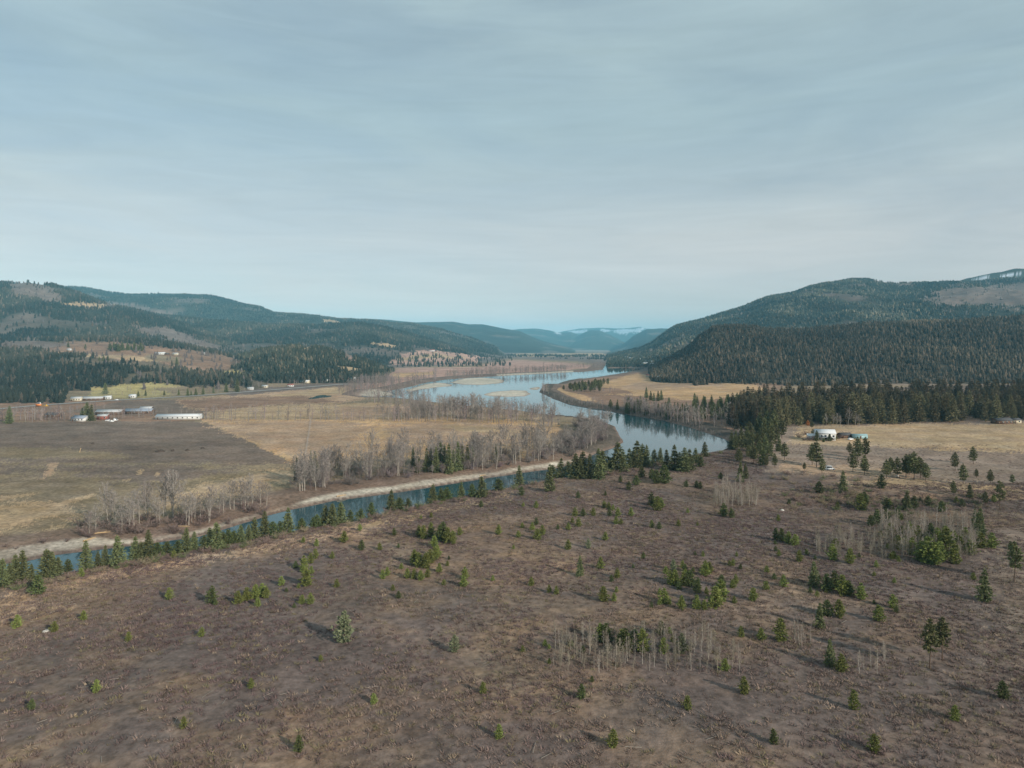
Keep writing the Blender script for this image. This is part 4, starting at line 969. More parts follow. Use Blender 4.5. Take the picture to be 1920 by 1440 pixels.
# forests on the slopes ---------------------------------------------------
CLEAR = {i+1 for i, p in enumerate(PAINT) if p[3] in ('A', 'R0', 'SN')}
def forest(name, layers, u0, u1, Y0, Y1, n, hmin, hmax, protos, label, seed, extra=None, base=GREEN, wide=1.0, brown=0.25, gap=0.15, sparse_clear=0.035):
    r = np.random.RandomState(seed)
    # area-uniform sampling
    Y = np.sqrt(r.uniform(Y0**2, Y1**2, n)); u = r.uniform(u0, u1, n); X = u*Y
    z, lid, dw, bn = height(X, Y); col, zone = cover(X, Y, z, lid, dw, bn)
    px, py = proj(X, Y, z)
    ok = np.isin(lid, [LN[l] for l in layers]) if layers else (lid >= 0)
    if extra is not None: ok |= extra(px, py, X, Y, lid, zone, bn)
    cl = np.isin(zone, list(CLEAR)) | ((fbm(X/350, Y/350, 230, 4) > 0.30) & (r.rand(n) < 0.9) & (lid != LN['right_near'])); ok &= (~cl) | (r.rand(n) < sparse_clear)
    ok &= (fbm(X/120, Y/120, seed, 4)+0.25*r.normal(size=n) > -0.5+gap-0.05)
    ok &= z > 1.5
    P = np.stack([X, Y, z-0.5], 1)[ok]; m = len(P)
    h = (hmin+(hmax-hmin)*r.beta(1.6, 2.2, m)*1.25)*(1+0.25*fbm(P[:, 0]/90, P[:, 1]/90, seed+3, 3))
    t = tints(m, seed, base, 0.14, brown*0.6)
    pt = fbm(P[:, 0]/200, P[:, 1]/260, seed+9, 5)[:, None]
    t = t*(1+0.9*pt)+np.clip(pt-0.08, 0, 1)*np.array([[.09, .068, .048]])
    gd = (cl[ok])[:, None]; t = np.where(gd, np.array([.15, .125, .115]), t)
    merge(name, P, h, np.full(m, wide), protos, np.clip(t, .01, .5), M['forest'], label, 'forest')
def ex_left(px, py, X, Y, lid, zone, bn):
    A = pip(px, py, np.array([(-700,660),(70,662),(180,676),(270,680),(330,694),(400,700),(440,700),(415,715),(360,726),(290,722),(170,722),(125,728),(124,758),(-700,800)]))
    return A & (bn < .5) & (Y > 840)
forest('left_toe_forest', ['left_bench'], -0.95, -0.38, 850, 2050, 13000, 8, 15, FC, 'dark conifer forest at the foot of the left hillside above the highway', 61,
       extra=ex_left, wide=1.45, gap=0.0)
forest('left_hill_forest', ['left_hill'], -1.1, -0.25, 1900, 3500, 32000, 9, 17, FS, 'conifer forest covering the nearest big left hill', 62, wide=1.55)
forest('knoll_forest', ['knoll'], -0.5, -0.14, 1290, 2100, 10000, 9, 15, FC, 'dark conifer forest on the low knoll left of the river', 63, wide=1.5,
       extra=lambda px, py, X, Y, lid, zone, bn: pip(px, py, np.array([(440,712),(500,706),(600,712),(650,715),(720,706),(740,696),(720,690),(440,700)])) & (lid < 0))
forest('left_middle_forest', ['left_mid', 'left_back'], -0.85, -0.02, 2500, 6000, 60000, 9, 17, FX, 'hazy conifer forest on the long left ridge', 64, wide=1.5)
forest('right_hill_forest', ['right_near'], 0.16, 1.0, 1200, 2200, 22000, 8, 15, FC, 'dark conifer forest covering the near right-hand hill', 65, wide=1.5, gap=0.0, brown=0.45, base=np.array([.04, .036, .024]),
       extra=lambda px, py, X, Y, lid, zone, bn: (lid < 0) & (py < 724) & (py > 700) & (px > 1300) & (Y > 1150) & (fbm(X/80, Y/80, 9, 3) > 0.05) & (px < 1640))
forest('right_mountain_forest', ['right_big'], 0.12, 1.0, 2300, 5000, 60000, 9, 17, FX, 'hazy conifer forest on the high right-hand mountain', 66, wide=1.5)
# valley floor scattered woods far away
forest('valley_woods', ['none'] and ['far_right'], -0.25, 0.3, 1700, 5200, 9000, 8, 16, FX, 'patchy woods scattered over the distant valley floor', 67, wide=1.8, gap=0.55,
       extra=lambda px, py, X, Y, lid, zone, bn: (lid < 0) & (py < 690) & (Y > 1900) & ((fbm(X/260, Y/200, 71, 3) > 0.1)) & ~((px > 900) & (px < 1130) & (py > 674)))

# meadow grove (countable group on the hillside meadow)
r = np.random.RandomState(77)
for k in range(34):
    a = 205+ (268-205)*r.rand(); b = 655+4*r.rand()
    w = ground_at([a], [b])[0]
    plant('fir', 'conifer_tree', w[0], w[1], w[2]-0.3, r.uniform(9, 16)*w[1]/F, 'dark conifer in the tight grove on the brown hillside meadow', 'tree', 'grove on the brown hillside meadow', False, 1.2)
# knots of trees on patchwork fields beyond the knoll
xs_ = np.concatenate([np.random.RandomState(3).uniform(735, 960, 420), np.random.RandomState(4).uniform(395, 470, 60)]); ys_ = np.concatenate([np.random.RandomState(5).uniform(664, 688, 420), np.random.RandomState(6).uniform(705, 728, 60)])
kk = (fbm(xs_/14, ys_/3.0, 5, 3) > -0.05) | (ys_ > 683); xs_, ys_ = xs_[kk], ys_[kk]
P = ground_at(xs_, ys_); P[:, 2] -= 0.4
merge('valley_edge_woods', P, np.random.RandomState(7).uniform(11, 19, len(P)), np.full(len(P), 1.3), FC, tints(len(P), 9), M['forest'], 'dark tree clumps between the pale fields beyond the knoll', 'woods')

# ------------------------------------------------------------------ low scrub over the bench (ground cover)
def tuft_proto(seed, n=15, spread=0.9):
    r = np.random.RandomState(seed); a = r.uniform(0, 6.28, n); rr = r.uniform(0.05, 0.5, n)
    P = np.stack([rr*np.cos(a), rr*np.sin(a), np.zeros(n)], 1)
    D = np.stack([np.cos(a)*spread*r.uniform(.2, 1.4, n), np.sin(a)*spread*r.uniform(.2, 1.4, n), r.uniform(0.5, 1.2, n)], 1)
    return slivers(P, D, r.uniform(0.5, 1.0, n), r.uniform(0.08, 0.20, n), r)
TF = [tuft_proto(700+i) for i in range(8)]
n = 260000
r = np.random.RandomState(91)
Y = np.sqrt(r.uniform(95**2, 470**2, n)); u = r.uniform(-0.86, 0.86, n); X = u*Y
z, lid, dw, bn = height(X, Y); colr, zone = cover(X, Y, z, lid, dw, bn); px, py = proj(X, Y, z)
dens = 0.55+0.9*fbm(X/9, Y/9, 301, 3)+0.4*fbm(X/40, Y/40, 303, 3)
fieldm = (px > 1430) & (py < 905)
ok = (bn > 0.6) & (z > 3) & (r.rand(n) < dens) & (~fieldm | (r.rand(n) < 0.06))
P = np.stack([X, Y, z-0.05], 1)[ok]; m = len(P)
pn = fbm(P[:, 0]/26, P[:, 1]/26, 305, 4)+0.55*fbm(P[:, 0]/75, P[:, 1]/60, 306, 3)+0.2*r.normal(size=m)
c1 = np.array([.155, .108, .103]); c2 = np.array([.24, .185, .145]); c3 = np.array([.19, .165, .09]); c4 = np.array([.29, .225, .155])
s = np.clip(0.35+pn, 0, 1)[:, None]; t = c1*(1-s)+c2*s
q = r.rand(m); t[q < 0.12] = c3; t[(q > 0.12) & (q < 0.20)] = c4
t = t*(1+0.18*r.normal(size=(m, 1)))
sn = 900; sxp = r.uniform(-0.8, 0.8, sn); sY = np.sqrt(r.uniform(100**2, 330**2, sn)); sX = sxp*sY; sz, _, _, sb = height(sX, sY); k_ = sb > .6
pa = np.array([(-.5, -.02, .12), (.5, -.02, .16), (.5, .02, .16), (-.5, .02, .12), (-.5, 0, .2), (.5, 0, .22)], float); ta = np.array([(0, 1, 5), (0, 5, 4), (3, 5, 2), (3, 4, 5)])
merge('dead_branches', np.stack([sX, sY, sz], 1)[k_], r.uniform(0.7, 1.0, k_.sum()), r.uniform(1.0, 3.2, k_.sum()), [(pa, ta)], np.tile(np.array([[.24, .205, .175]]), (k_.sum(), 1))*r.uniform(.6, 1.2, (k_.sum(), 1)), M['cover'], 'grey dead branches lying in the scrub', 'branches')
merge('low_scrub', P, r.uniform(0.35, 0.95, m), np.full(m, 1.35), TF, np.clip(t, .02, .6), M['cover'], 'low purple-brown leafless brush and dry grass covering the near bench', 'ground cover')

# saplings and brush too many to count
bx = np.concatenate([r.uniform(1640, 1835, 300), r.uniform(1335, 1425, 90), r.uniform(1530, 1640, 80), r.uniform(1040, 1390, 90)])
by = np.concatenate([r.uniform(975, 1052, 300), r.uniform(920, 952, 90), r.uniform(1005, 1045, 80), r.uniform(1190, 1265, 90)])
P = ground_at(bx, by); P[:, 2] -= 0.1
BI_ = [unit(bare_proto(520+i, 'birch')) for i in range(3)]
tt = np.array([.25, .22, .17])*(1+0.2*r.normal(size=(len(P), 1)))
merge('birch_saplings', P, r.uniform(2.5, 5.5, len(P)), np.full(len(P), 1.2), BI_, np.clip(tt, .05, .6), M['cover'], 'pale leafless saplings filling the birch thickets on the scrub bench', 'saplings')
q = np.array(crest, float); t = r.uniform(0, len(q)-1.001, 170); i = t.astype(int); f = t-i
bx = q[i, 0]*(1-f)+q[i+1, 0]*f; by = q[i, 1]*(1-f)+q[i+1, 1]*f+r.uniform(-1, 6, 170)
gx_ = r.uniform(1480, 1860, 190); bx = np.concatenate([bx, gx_, r.uniform(1440, 1640, 60)]); by = np.concatenate([by, 936+(gx_-1480)*0.045+r.normal(size=190)*9, r.uniform(885, 935, 60)])
P = ground_at(bx, by); P[:, 2] -= 0.1; pick = r.rand(len(P))[:, None]
tt = np.where(pick < .5, np.array([.20, .14, .125]), np.where(pick < .8, np.array([.24, .19, .13]), np.array([.14, .15, .07])))
merge('bank_brush', P, r.uniform(1.2, 3.0, len(P)), np.full(len(P), 1.5), BB, tt, M['cover'], 'leafless brush along the near bank crest and the right-hand gully', 'brush')
EXB = [(60,1330,22),(180,1298,26),(345,1365,24),(470,1290,20),(560,1410,34),(700,1320,22),(905,1300,24),(935,1385,30),(1090,1310,30),(1150,1400,36),(1290,1330,28),(1395,1300,34),(1450,1395,30),(1600,1330,40),(1640,1410,36),(1790,1350,30),(1880,1310,36)]
P_ = ground_at([e_[0] for e_ in EXB], [e_[1] for e_ in EXB])
for k, (e_, w) in enumerate(zip(EXB, P_)):
    plant('young' if k % 4 else 'youngdark', 'pine_tree', w[0], w[1], w[2]-.1, e_[2]*w[1]/F, f"bushy young pine, {ORD[k]} along the very bottom edge", 'tree', 'pines along the very bottom edge', wide=1.25)

# ------------------------------------------------------------------ buildings
def gable(name, px, py, W, D, Hh, rz, wall, roof, label, cat, rise=None, windows=3, doors=1, over=0.5, group=None):
    w = ground_at([px], [py])[0]
    e = link(name, None, None, (w[0], w[1], w[2]-0.15), rz); tag(e, label, cat, group)
    rise = rise or D*0.22
    v, t = box(-W/2, W/2, -D/2, D/2, 0, Hh)
    gv = np.array([(-W/2, -D/2, Hh), (-W/2, D/2, Hh), (-W/2, 0, Hh+rise), (W/2, -D/2, Hh), (W/2, D/2, Hh), (W/2, 0, Hh+rise)], float)
    gt = np.array([(0, 2, 1), (3, 4, 5)])
    link('wall', new_mesh('wall', *join([(v, t), (gv, gt)]), M[wall]), e)
    a = W/2+over; b = D/2+over; hz = Hh-rise*over/(D/2); th = 0.18
    prof = [(-b, hz), (0, Hh+rise), (b, hz), (b, hz+th), (0, Hh+rise+th), (-b, hz+th)]
    rv = np.array([(s*a, y_, z_+0.01) for s in (-1, 1) for y_, z_ in prof])
    rt = []
    for i in range(6):
        j = (i+1) % 6; rt += [(i, j, j+6), (i, j+6, i+6)]
    rt += [(0, 5, 4), (0, 4, 1), (1, 4, 3), (1, 3, 2), (6, 10, 11), (6, 7, 10), (7, 9, 10), (7, 8, 9)]
    link('roof', new_mesh('roof', rv, np.array(rt), M[roof]), e)
    nn = windows+doors
    for i in range(nn):
        cx = -W/2+W*(i+0.5)/nn
        if i < doors:
            link('door', new_mesh('door', *box(cx-0.55, cx+0.55, -D/2-0.06, -D/2+0.02, 0.15, min(2.2, Hh-.2)), M['brownwood']), e)
        else:
            f = link('window', new_mesh('window', *box(cx-0.75, cx+0.75, -D/2-0.07, -D/2+0.02, Hh*0.38, Hh*0.78), M['white']), e)
            link('pane', new_mesh('pane', *box(cx-0.62, cx+0.62, -D/2-0.10, -D/2-0.068, Hh*0.38+.12, Hh*0.78-.12), M['glass']), f)
    return e, w
def car(px, py, rz, paint, label, cat='car', L=4.6, tall=1.5, name='parked_car'):
    w = ground_at([px], [py])[0]
    e = link(name, None, None, (w[0], w[1], w[2]), rz); tag(e, label, cat)
    hw = 0.9
    prof = [(-L/2, .35), (-L/2, .95), (-L/2+.15, 1.0), (L/2-1.2, .98), (L/2-.1, .8), (L/2, .6), (L/2, .35)]
    def ext(prof, hw, inset=0):
        n = len(prof); V = np.array([(x, s*hw, z) for s in (-1, 1) for x, z in prof]); T = []
        for i in range(n):
            j = (i+1) % n; T += [(i, i+n, j+n), (i, j+n, j)]
        for i in range(1, n-1): T += [(0, i, i+1), (n, n+i+1, n+i)]
        return V, np.array(T)
    link('body', new_mesh('body', *ext(prof, hw), M[paint]), e)
    cab = [(-L/2+.3, 1.0), (-L/2+.6, tall), (L/2-1.9, tall), (L/2-1.25, .99)]
    c = link('cabin', new_mesh('cabin', *ext(cab, hw-.1), M[paint]), e)
    win = [(-L/2+.5, 1.06), (-L/2+.7, tall-.08), (L/2-1.95, tall-.08), (L/2-1.5, 1.06)]
    link('window', new_mesh('window', *ext(win, hw-.09), M['glass']), c)
    for sx in (-1, 1):
        for sy in (-1, 1):
            pts = [(sx*L*0.31, sy*(hw-.12)-.11, .34), (sx*L*0.31, sy*(hw-.12)+.11, .34)]
            V, T = tube(pts, [.34, .34], 14)
            V = np.vstack([V, pts[0], pts[1]]); T = np.vstack([T, [(i, (i+1) % 14, 28) for i in range(14)], [(14+i, 14+(i+1) % 14, 29) for i in range(14)]])
            link('wheel', new_mesh('wheel', V, T, M['rubber']), e)
    return e
R = math.radians
# farm on the left plain
gable('greenhouse', 337, 785.5, 42, 10, 3.2, R(4), 'white', 'whitemetal', 'very long low white-roofed farm shed beside the tan field', 'shed', windows=8, rise=1.8)
gable('barn', 207, 777, 26, 9, 3.2, R(2), 'brownwood', 'greymetal', 'long grey-roofed barn just right of the farmhouse conifers', 'barn', windows=4)
gable('barn', 262, 775, 27, 10, 3.0, R(6), 'brownwood', 'bluemetal', 'blue-grey roofed barn left of the long white shed', 'barn', windows=3)
gable('barn', 275, 769, 12, 7, 2.6, R(6), 'brownwood', 'greymetal', 'smaller grey-roofed barn behind the blue-grey roofed one', 'barn', windows=2)
gable('farmhouse', 152, 789, 14, 9, 3.2, R(-12), 'white', 'bluemetal', 'white farmhouse with a blue roof beneath dark conifers', 'house', windows=3)
gable('shed', 194, 786, 9, 7, 3.6, R(10), 'redwood', 'greymetal', 'small red barn between the farmhouse and the blue-roofed barn', 'barn', windows=1)
gable('cabin', 100, 782, 12, 8, 3.0, R(-5), 'brownwood', 'darkroof', 'dark low house among bare trees left of the farmhouse', 'house', windows=2)
car(203, 790, R(15), 'carwhite', 'white pickup parked left of two farmyard vehicles by the red barn', 'truck', 5.2, 1.8, 'pickup_truck')
car(217, 789, R(80), 'carwhite', 'tall white van parked by the red barn', 'van', 5.4, 2.3, 'parked_van')
car(209, 791, R(-5), 'carwhite', 'low white car parked between pickup and van by the red barn', 'car')
# roadside buildings
gable('roadside_house', 144, 751.5, 12, 8, 3.6, R(8), 'cream', 'greymetal', 'cream house left of the long grey roadside shed', 'house', windows=3)
gable('roadside_shed', 173, 750.5, 27, 9, 3.0, R(12), 'brownwood', 'greymetal', 'long grey-roofed shed beside the highway', 'shed', windows=4)
gable('roadside_house', 202, 748.5, 9, 7, 3.2, R(10), 'white', 'whitemetal', 'small bright white building right of the long roadside shed', 'house', windows=2)
gable('roadside_house', 249, 746, 8, 7, 3.4, R(6), 'white', 'whitemetal', 'white gabled house above the highway between two conifers', 'house', windows=2)
car(219, 750.5, R(10), 'carwhite', 'white car standing beside the highway right of the small white building')
car(74, 758.5, R(6), 'carwhite', 'white van on the verge near the yellow road machine', 'van', 5.6, 2.6, 'parked_van')
# yellow truck on the road
e = car(84, 762, R(7), 'yellow', 'yellow and orange truck on the highway near the dark forest', 'truck', 7.5, 2.4, 'road_truck')
link('box', new_mesh('box', *box(-9.5, -3.9, -1.2, 1.2, .9, 3.0), M['orangep']), e)
# hillside meadow buildings
gable('hill_barn', 301, 665, 21, 9, 4.0, R(2), 'white', 'whitemetal', 'bright white long barn on the brown hillside meadow', 'barn', windows=3)
gable('hill_barn', 313, 665.5, 9, 7, 3.2, R(2), 'brownwood', 'darkroof', 'small dark shed touching the white hillside barn', 'shed', windows=1)
gable('hill_house', 329, 666, 12, 8, 4.2, R(-3), 'cream', 'greymetal', 'cream house right of the white hillside barn', 'house', windows=3)
gable('valley_house', 545, 725, 10, 7, 3.5, R(10), 'white', 'redwood', 'small white house with a reddish roof above the highway', 'house', windows=2)
gable('valley_house', 573, 718, 16, 10, 3.5, R(-20), 'cream', 'whitemetal', 'pale-roofed house at the foot of the dark knoll', 'house', windows=3)
gable('valley_house', 662, 713, 10, 8, 4, R(0), 'white', 'whitemetal', 'bright white building at the edge of the knoll near the bare woods', 'house', windows=2)
gable('valley_house', 810, 659, 24, 14, 6, R(10), 'white', 'redwood', 'white house high on the patchwork fields beyond the knoll', 'house', windows=3)
gable('valley_house', 815, 663, 22, 12, 6, R(-15), 'cream', 'redwood', 'red-roofed house just below the high white one on the patchwork fields', 'house', windows=3)
# peninsula farm
gable('peninsula_house', 1217, 706.5, 13, 9, 4, R(-15), 'cream', 'redwood', 'reddish-roofed house at the far edge of the golden field', 'house', windows=3)
gable('peninsula_barn', 1240, 710.5, 16, 10, 4, R(5), 'white', 'whitemetal', 'white barn at the far edge of the golden field', 'barn', windows=3)
gable('peninsula_house', 1231, 708, 9, 8, 4, R(25), 'redwood', 'greymetal', 'small dark red shed between house and barn beyond the golden field', 'shed', windows=1)
# specks of the far settlement and of the roadside hamlet
SET = [(1152,668),(1160,671),(1168,668),(1175,672),(1184,674),(1192,671),(1199,676),(1206,673),(1214,678),(1222,681),(1226,686),(1166,676),(1150,674),(1190,680),(1180,667),(1210,684)]
for k, (a, b) in enumerate(SET):
    gable('settlement_house', a, b, 22, 14, 6, R(k*37), ['white', 'cream'][k % 2], ['greymetal', 'whitemetal', 'darkroof'][k % 3], 'tiny pale house in the distant settlement below the right-hand mountain', 'house', windows=2, group='houses of the distant settlement')
for a, b, rz, wl, lab in [(470, 731, 5, 'white', 'tiny white house beside the highway right of the tall dark conifer'), (497, 727, -8, 'cream', 'tiny cream house between the highway and the dark knoll'), (610, 716, 12, 'cream', 'small cream house nearest the right end of the dark knoll'), (425, 712, 0, 'cream', 'pale shed below the yellow hillside clearing'), (384, 664, 4, 'white', 'tiny white house at the right end of the brown meadow'), (130, 657, 0, 'white', 'tiny white shed on the upper brown meadow')]:
    gable('country_house', a, b, 9, 7, 3.2, R(rz), wl, 'greymetal', lab, 'house', windows=2)
# white two-storey house on the right bench
w = ground_at([1543], [824])[0]
e, _ = gable('white_house', 1546, 824.5, 13, 9, 5.4, R(-14), 'white', 'whitemetal', 'large two-storey white house with pale roof beside the right-hand field', 'house', windows=4, rise=2.2)
v, t = box(-11.5, -6.52, -3.4, 3.2, 0, 3.0); link('wing', new_mesh('wing', v, t, M['white']), e)
rv = [(-11.9, -3.8, 3.01), (-6.53, -3.8, 3.01), (-6.53, 3.6, 3.01), (-11.9, 3.6, 3.01), (-11.9, -.1, 4.4), (-6.53, -.1, 4.4)]
me = bpy.data.meshes.new('wing_roof'); me.from_pydata(rv, [], [(0, 1, 5, 4), (3, 4, 5, 2), (0, 4, 3), (1, 2, 5), (0, 3, 2, 1)]); me.materials.append(M['whitemetal']); link('wing_roof', me, e)
for i in range(3):
    cx = -4.2+4.2*i
    f = link('window', new_mesh('window', *box(cx-.8, cx+.8, -4.58, -4.49, 0.9, 2.3), M['white']), e); link('pane', new_mesh('pane', *box(cx-.65, cx+.65, -4.62, -4.575, 1.02, 2.18), M['glass']), f)
link('porch', new_mesh('porch', *box(-5.5, 5.5, -6.6, -4.52, 2.55, 2.75), M['whitemetal']), e)
for i in range(4): link('post', new_mesh('post', *box(-5.4+3.55*i, -5.25+3.55*i, -6.55, -6.4, 0, 2.54), M['white']), e)
gable('teal_shed', 1611, 822, 10, 5, 2.8, R(-4), 'teal', 'teal', 'low teal metal shed right of the large white house', 'shed', windows=0, rise=0.5, over=0.15)
gable('garage', 1583, 821, 8, 6, 2.6, R(8), 'brownwood', 'darkroof', 'dark brown shed between the white house and the teal shed', 'shed', windows=1)
car(1595, 825, R(30), 'carwhite', 'white car parked in front of the teal shed')
car(1556, 881, R(5), 'carwhite', 'white van alone among the field pines', 'van', 5.2, 2.2, 'parked_van')
gable('forest_cabin', 1878, 794, 14, 8, 3.2, R(3), 'brownwood', 'darkroof', 'dark cabin under the conifers at the right edge', 'house', windows=3)
gable('forest_cabin', 1903, 793, 7, 6, 3.0, R(0), 'cream', 'darkroof', 'small cream outbuilding right of the dark forest cabin', 'shed', windows=1)
# shrubs about the house
HS = [(1524,822,18,'blue'),(1531,826,20,'fir'),(1518,826,14,'bush'),(1556,827,14,'youngdark'),(1564,826,15,'youngdark'),(1572,823,12,'bush'),(1587,818,12,'bush'),(1508,826,10,'bush'),(1498,820,12,'bush'),(1522,803,14,'open'),(1512,815,12,'bush'),(1544,829,9,'youngdark')]
nm = ['grey-green conifer at the left wall of the white house', 'dark fir before the left corner of the white house', 'leafless bush left of the dark fir by the white house', 'low dark pine before the right end of the white house',
 'dark pine at the right corner of the white house', 'leafless bush right of the white house', 'purple leafless bush behind the brown shed', 'second leafless bush to the left of the white house', 'leftmost leafless bush near the white house', 'dark pine behind the white house', 'bush midway to the white house on its left', 'smallest dark pine before the white house']
P_ = ground_at([s[0] for s in HS], [s[1] for s in HS])
for s, w, l in zip(HS, P_, nm): plant(s[3], 'garden_shrub' if s[3] == 'bush' else 'garden_tree', w[0], w[1], w[2]-.1, s[2]*w[1]/F, l, 'shrub' if s[3] == 'bush' else 'tree', None, False, 1.4)
# orange-leaved shrub
om = conifer_proto(900, 'young'); cc = np.array([[.45, .20, .06]])*om['shade'][:, None]
w = ground_at([1515], [798])[0]; e = link('orange_shrub', None, None, (w[0], w[1], w[2]), 0, (1.6, 1.6, 1.0)); tag(e, 'bright orange leafed shrub at the foot of the conifer row', 'shrub')
link('trunk', new_mesh('trunk', *om['trunk'], M['bark']), e); link('crown', new_mesh('crown', *om['crown'], M['needle'], tint=cc), e)
# silvery bare trees by the row
for n, (a, b, h) in enumerate([(1550,798,24),(1562,797,22),(1576,799,20),(1590,797,34),(1604,798,24),(1611,798,22),(1570,799,26)]):
    w = ground_at([a], [b])[0]
    plant('cotton', 'bare_tree', w[0], w[1], w[2]-.2, h*w[1]/F, 'silvery leafless tree before the conifer row behind the white house', 'tree', 'silvery leafless trees before the conifer row', False, 1.1)

# wheel-line irrigation pipe on the tan field
A = ground_at([583, 573], [787, 852]); p0, p1 = Vector(A[0]), Vector(A[1])
d = p1-p0; n = 14; e = link('irrigation_line', None, None, p1); tag(e, 'long wheeled irrigation pipe running away across the tan field', 'irrigation line')
pv = [(0, 0, 1.0)]; L = d.length; dirn = (p0-p1).normalized()
V, T = tube([(dirn.x*L*i/n, dirn.y*L*i/n, 1.0+dirn.z*L*i/n) for i in range(n+1)], [0.07]*(n+1), 6)
link('pipe', new_mesh('pipe', V, T, M['galv']), e)
for i in range(n+1):
    c = Vector((dirn.x*L*i/n, dirn.y*L*i/n, 1.0+dirn.z*L*i/n)); side = Vector((-dirn.y, dirn.x, 0)); parts = []
    ring = [c+side*math.cos(a)*.95+Vector((0, 0, 1))*math.sin(a)*.95 for a in np.linspace(0, 2*math.pi, 17)]
    parts.append(tube(ring, [.04]*17, 4))
    for k in range(4):
        a = k*math.pi/4; v = side*math.cos(a)*.95+Vector((0, 0, 1))*math.sin(a)*.95; parts.append(tube([c-v, c+v], [.035, .035], 3))
    link('wheel', new_mesh('wheel', *join(parts), M['galv']), e)
# brush heaps, logs, boulders
def lump(name, px, py, sx, sy, sz, m, label, cat, seed, twigs=0, col=(.1, .075, .055), rz=0):
    w = ground_at([px], [py])[0]; r = np.random.RandomState(seed)
    n1, n2 = 14, 8; Vv = []
    for i in range(n2):
        ph = math.pi/2*i/(n2-1)
        for j in range(n1):
            a = 2*math.pi*j/n1; q = 1+0.25*fbm(np.array([math.cos(a)*2+seed]), np.array([math.sin(a)*2+ph*2]), seed, 3)[0]
            Vv.append((sx*q*math.cos(a)*math.cos(ph), sy*q*math.sin(a)*math.cos(ph), sz*q*math.sin(ph)-.1))
    T = []
    for i in range(n2-1):
        for j in range(n1):
            p, q = i*n1+j, i*n1+(j+1) % n1; T += [(p, q, q+n1), (p, q+n1, p+n1)]
    V, T = np.array(Vv), np.array(T)
    if twigs:
        a = r.uniform(0, 6.28, twigs); rr = r.uniform(0, 1, twigs)
        P = np.stack([sx*rr*np.cos(a), sy*rr*np.sin(a), sz*np.sqrt(1-rr**2)*0.8], 1)
        V, T = join([(V, T), slivers(P, r.normal(size=(twigs, 3))+np.array([0, 0, .6]), r.uniform(.5, 1.6, twigs), np.full(twigs, .16), r)])
    o = link(name, new_mesh(name, V, T, m), None, w, rz); tag(o, label, cat); return o
dk = plain_mat('old brush', (.07, .052, .042), .95, .3, 1.0)
lump('brush_heap', 300, 847, 3.4, 2.2, 1.3, dk, 'largest dark brush heap on the brown field', 'brush heap', 1, 120)
lump('brush_heap', 324, 846, 1.3, 1.0, .9, dk, 'small dark heap just right of the largest brush heap', 'brush heap', 2, 40)
lump('brush_heap', 351, 845, 1.5, 1.1, .9, dk, 'dark heap third from left on the brown field', 'brush heap', 3, 40)
lump('brush_heap', 380, 841, 1.4, 1.0, .9, dk, 'rightmost dark heap on the brown field', 'brush heap', 4, 40)
lump('brush_heap', 174, 832, 1.1, 1.0, .9, dk, 'tiny dark heap alone on the ploughed field', 'brush heap', 6, 30)
lump('boulder', 86, 1184, .8, .6, .55, M['rock'], 'pale boulder beside a small bright pine at lower left', 'boulder', 7)
lump('brush_heap', 806, 1143, .75, .5, .45, dk, 'black stump in the open central scrub', 'stump', 8, 20)
lump('boulder', 1466, 957, .9, .7, .6, M['rock'], 'white boulder on the brown scrub right of the birch thicket', 'boulder', 9)
lump('boulder', 1682, 893, .9, .7, .9, M['rock'], 'pale boulder under the field pines', 'boulder', 10)
w = ground_at([149], [848])[0]
e = link('leaning_post', None, None, w); tag(e, 'pale broken leaning post in the left field', 'post')
link('post', new_mesh('post', *tube([(0, 0, -.3), (.5, 0, 1.4), (.9, .1, 2.9)], [.28, .22, .16], 7), M['log']), e)
link('crossbar', new_mesh('crossbar', *tube([(.35, 0, 2.2), (1.4, .1, 2.75)], [.13, .10], 6), M['log']), e)
for n, (a, b, L, rz, lab) in enumerate([(190, 1000, 6, .4, 'orange-brown fallen log beneath the left bare clump'), (168, 1012, 5, 1.2, 'pale driftwood log left of the orange-brown one'), (345, 988, 5, -.2, 'pale log lying near the bank under bare trees'), (640, 930, 5, .7, 'pale driftwood on the sandy bank at the river edge'), (905, 892, 4, .5, 'short driftwood log on the pale beach')]):
    w = ground_at([a], [b])[0]; e = link('fallen_log', None, None, (w[0], w[1], w[2]+.2), rz); tag(e, lab, 'log')
    link('stem', new_mesh('stem', *tube([(-L/2, 0, 0), (0, .15, .08), (L/2, 0, .05)], [.32, .26, .14], 7), M['log']), e)
    link('branch', new_mesh('branch', *tube([(L*.1, 0, .05), (L*.3, .8, .5)], [.10, .04], 5), M['log']), e)

# ------------------------------------------------------------------ air
HB = dict(x=46000, y0=-1200, y1=27500, z0=-4.5, z1=float(ZMAX)+60)
me = bpy.data.meshes.new('haze'); v, t = box(-HB['x'], HB['x'], HB['y0'], HB['y1'], HB['z0'], HB['z1'])
hm = bpy.data.materials.new('haze air'); hm.use_nodes = True; nt = hm.node_tree; nt.nodes.clear()
out = N(nt, 'ShaderNodeOutputMaterial'); pvn = N(nt, 'ShaderNodeVolumePrincipled')
pvn.inputs['Color'].default_value = (0.28, 0.74, 1.0, 1); pvn.inputs['Density'].default_value = 5.0e-5; pvn.inputs['Anisotropy'].default_value = -0.25
nt.links.new(pvn.outputs[0], out.inputs['Volume'])
hz = link('haze', new_mesh('haze', v, t, hm)); tag(hz, kind='stuff')

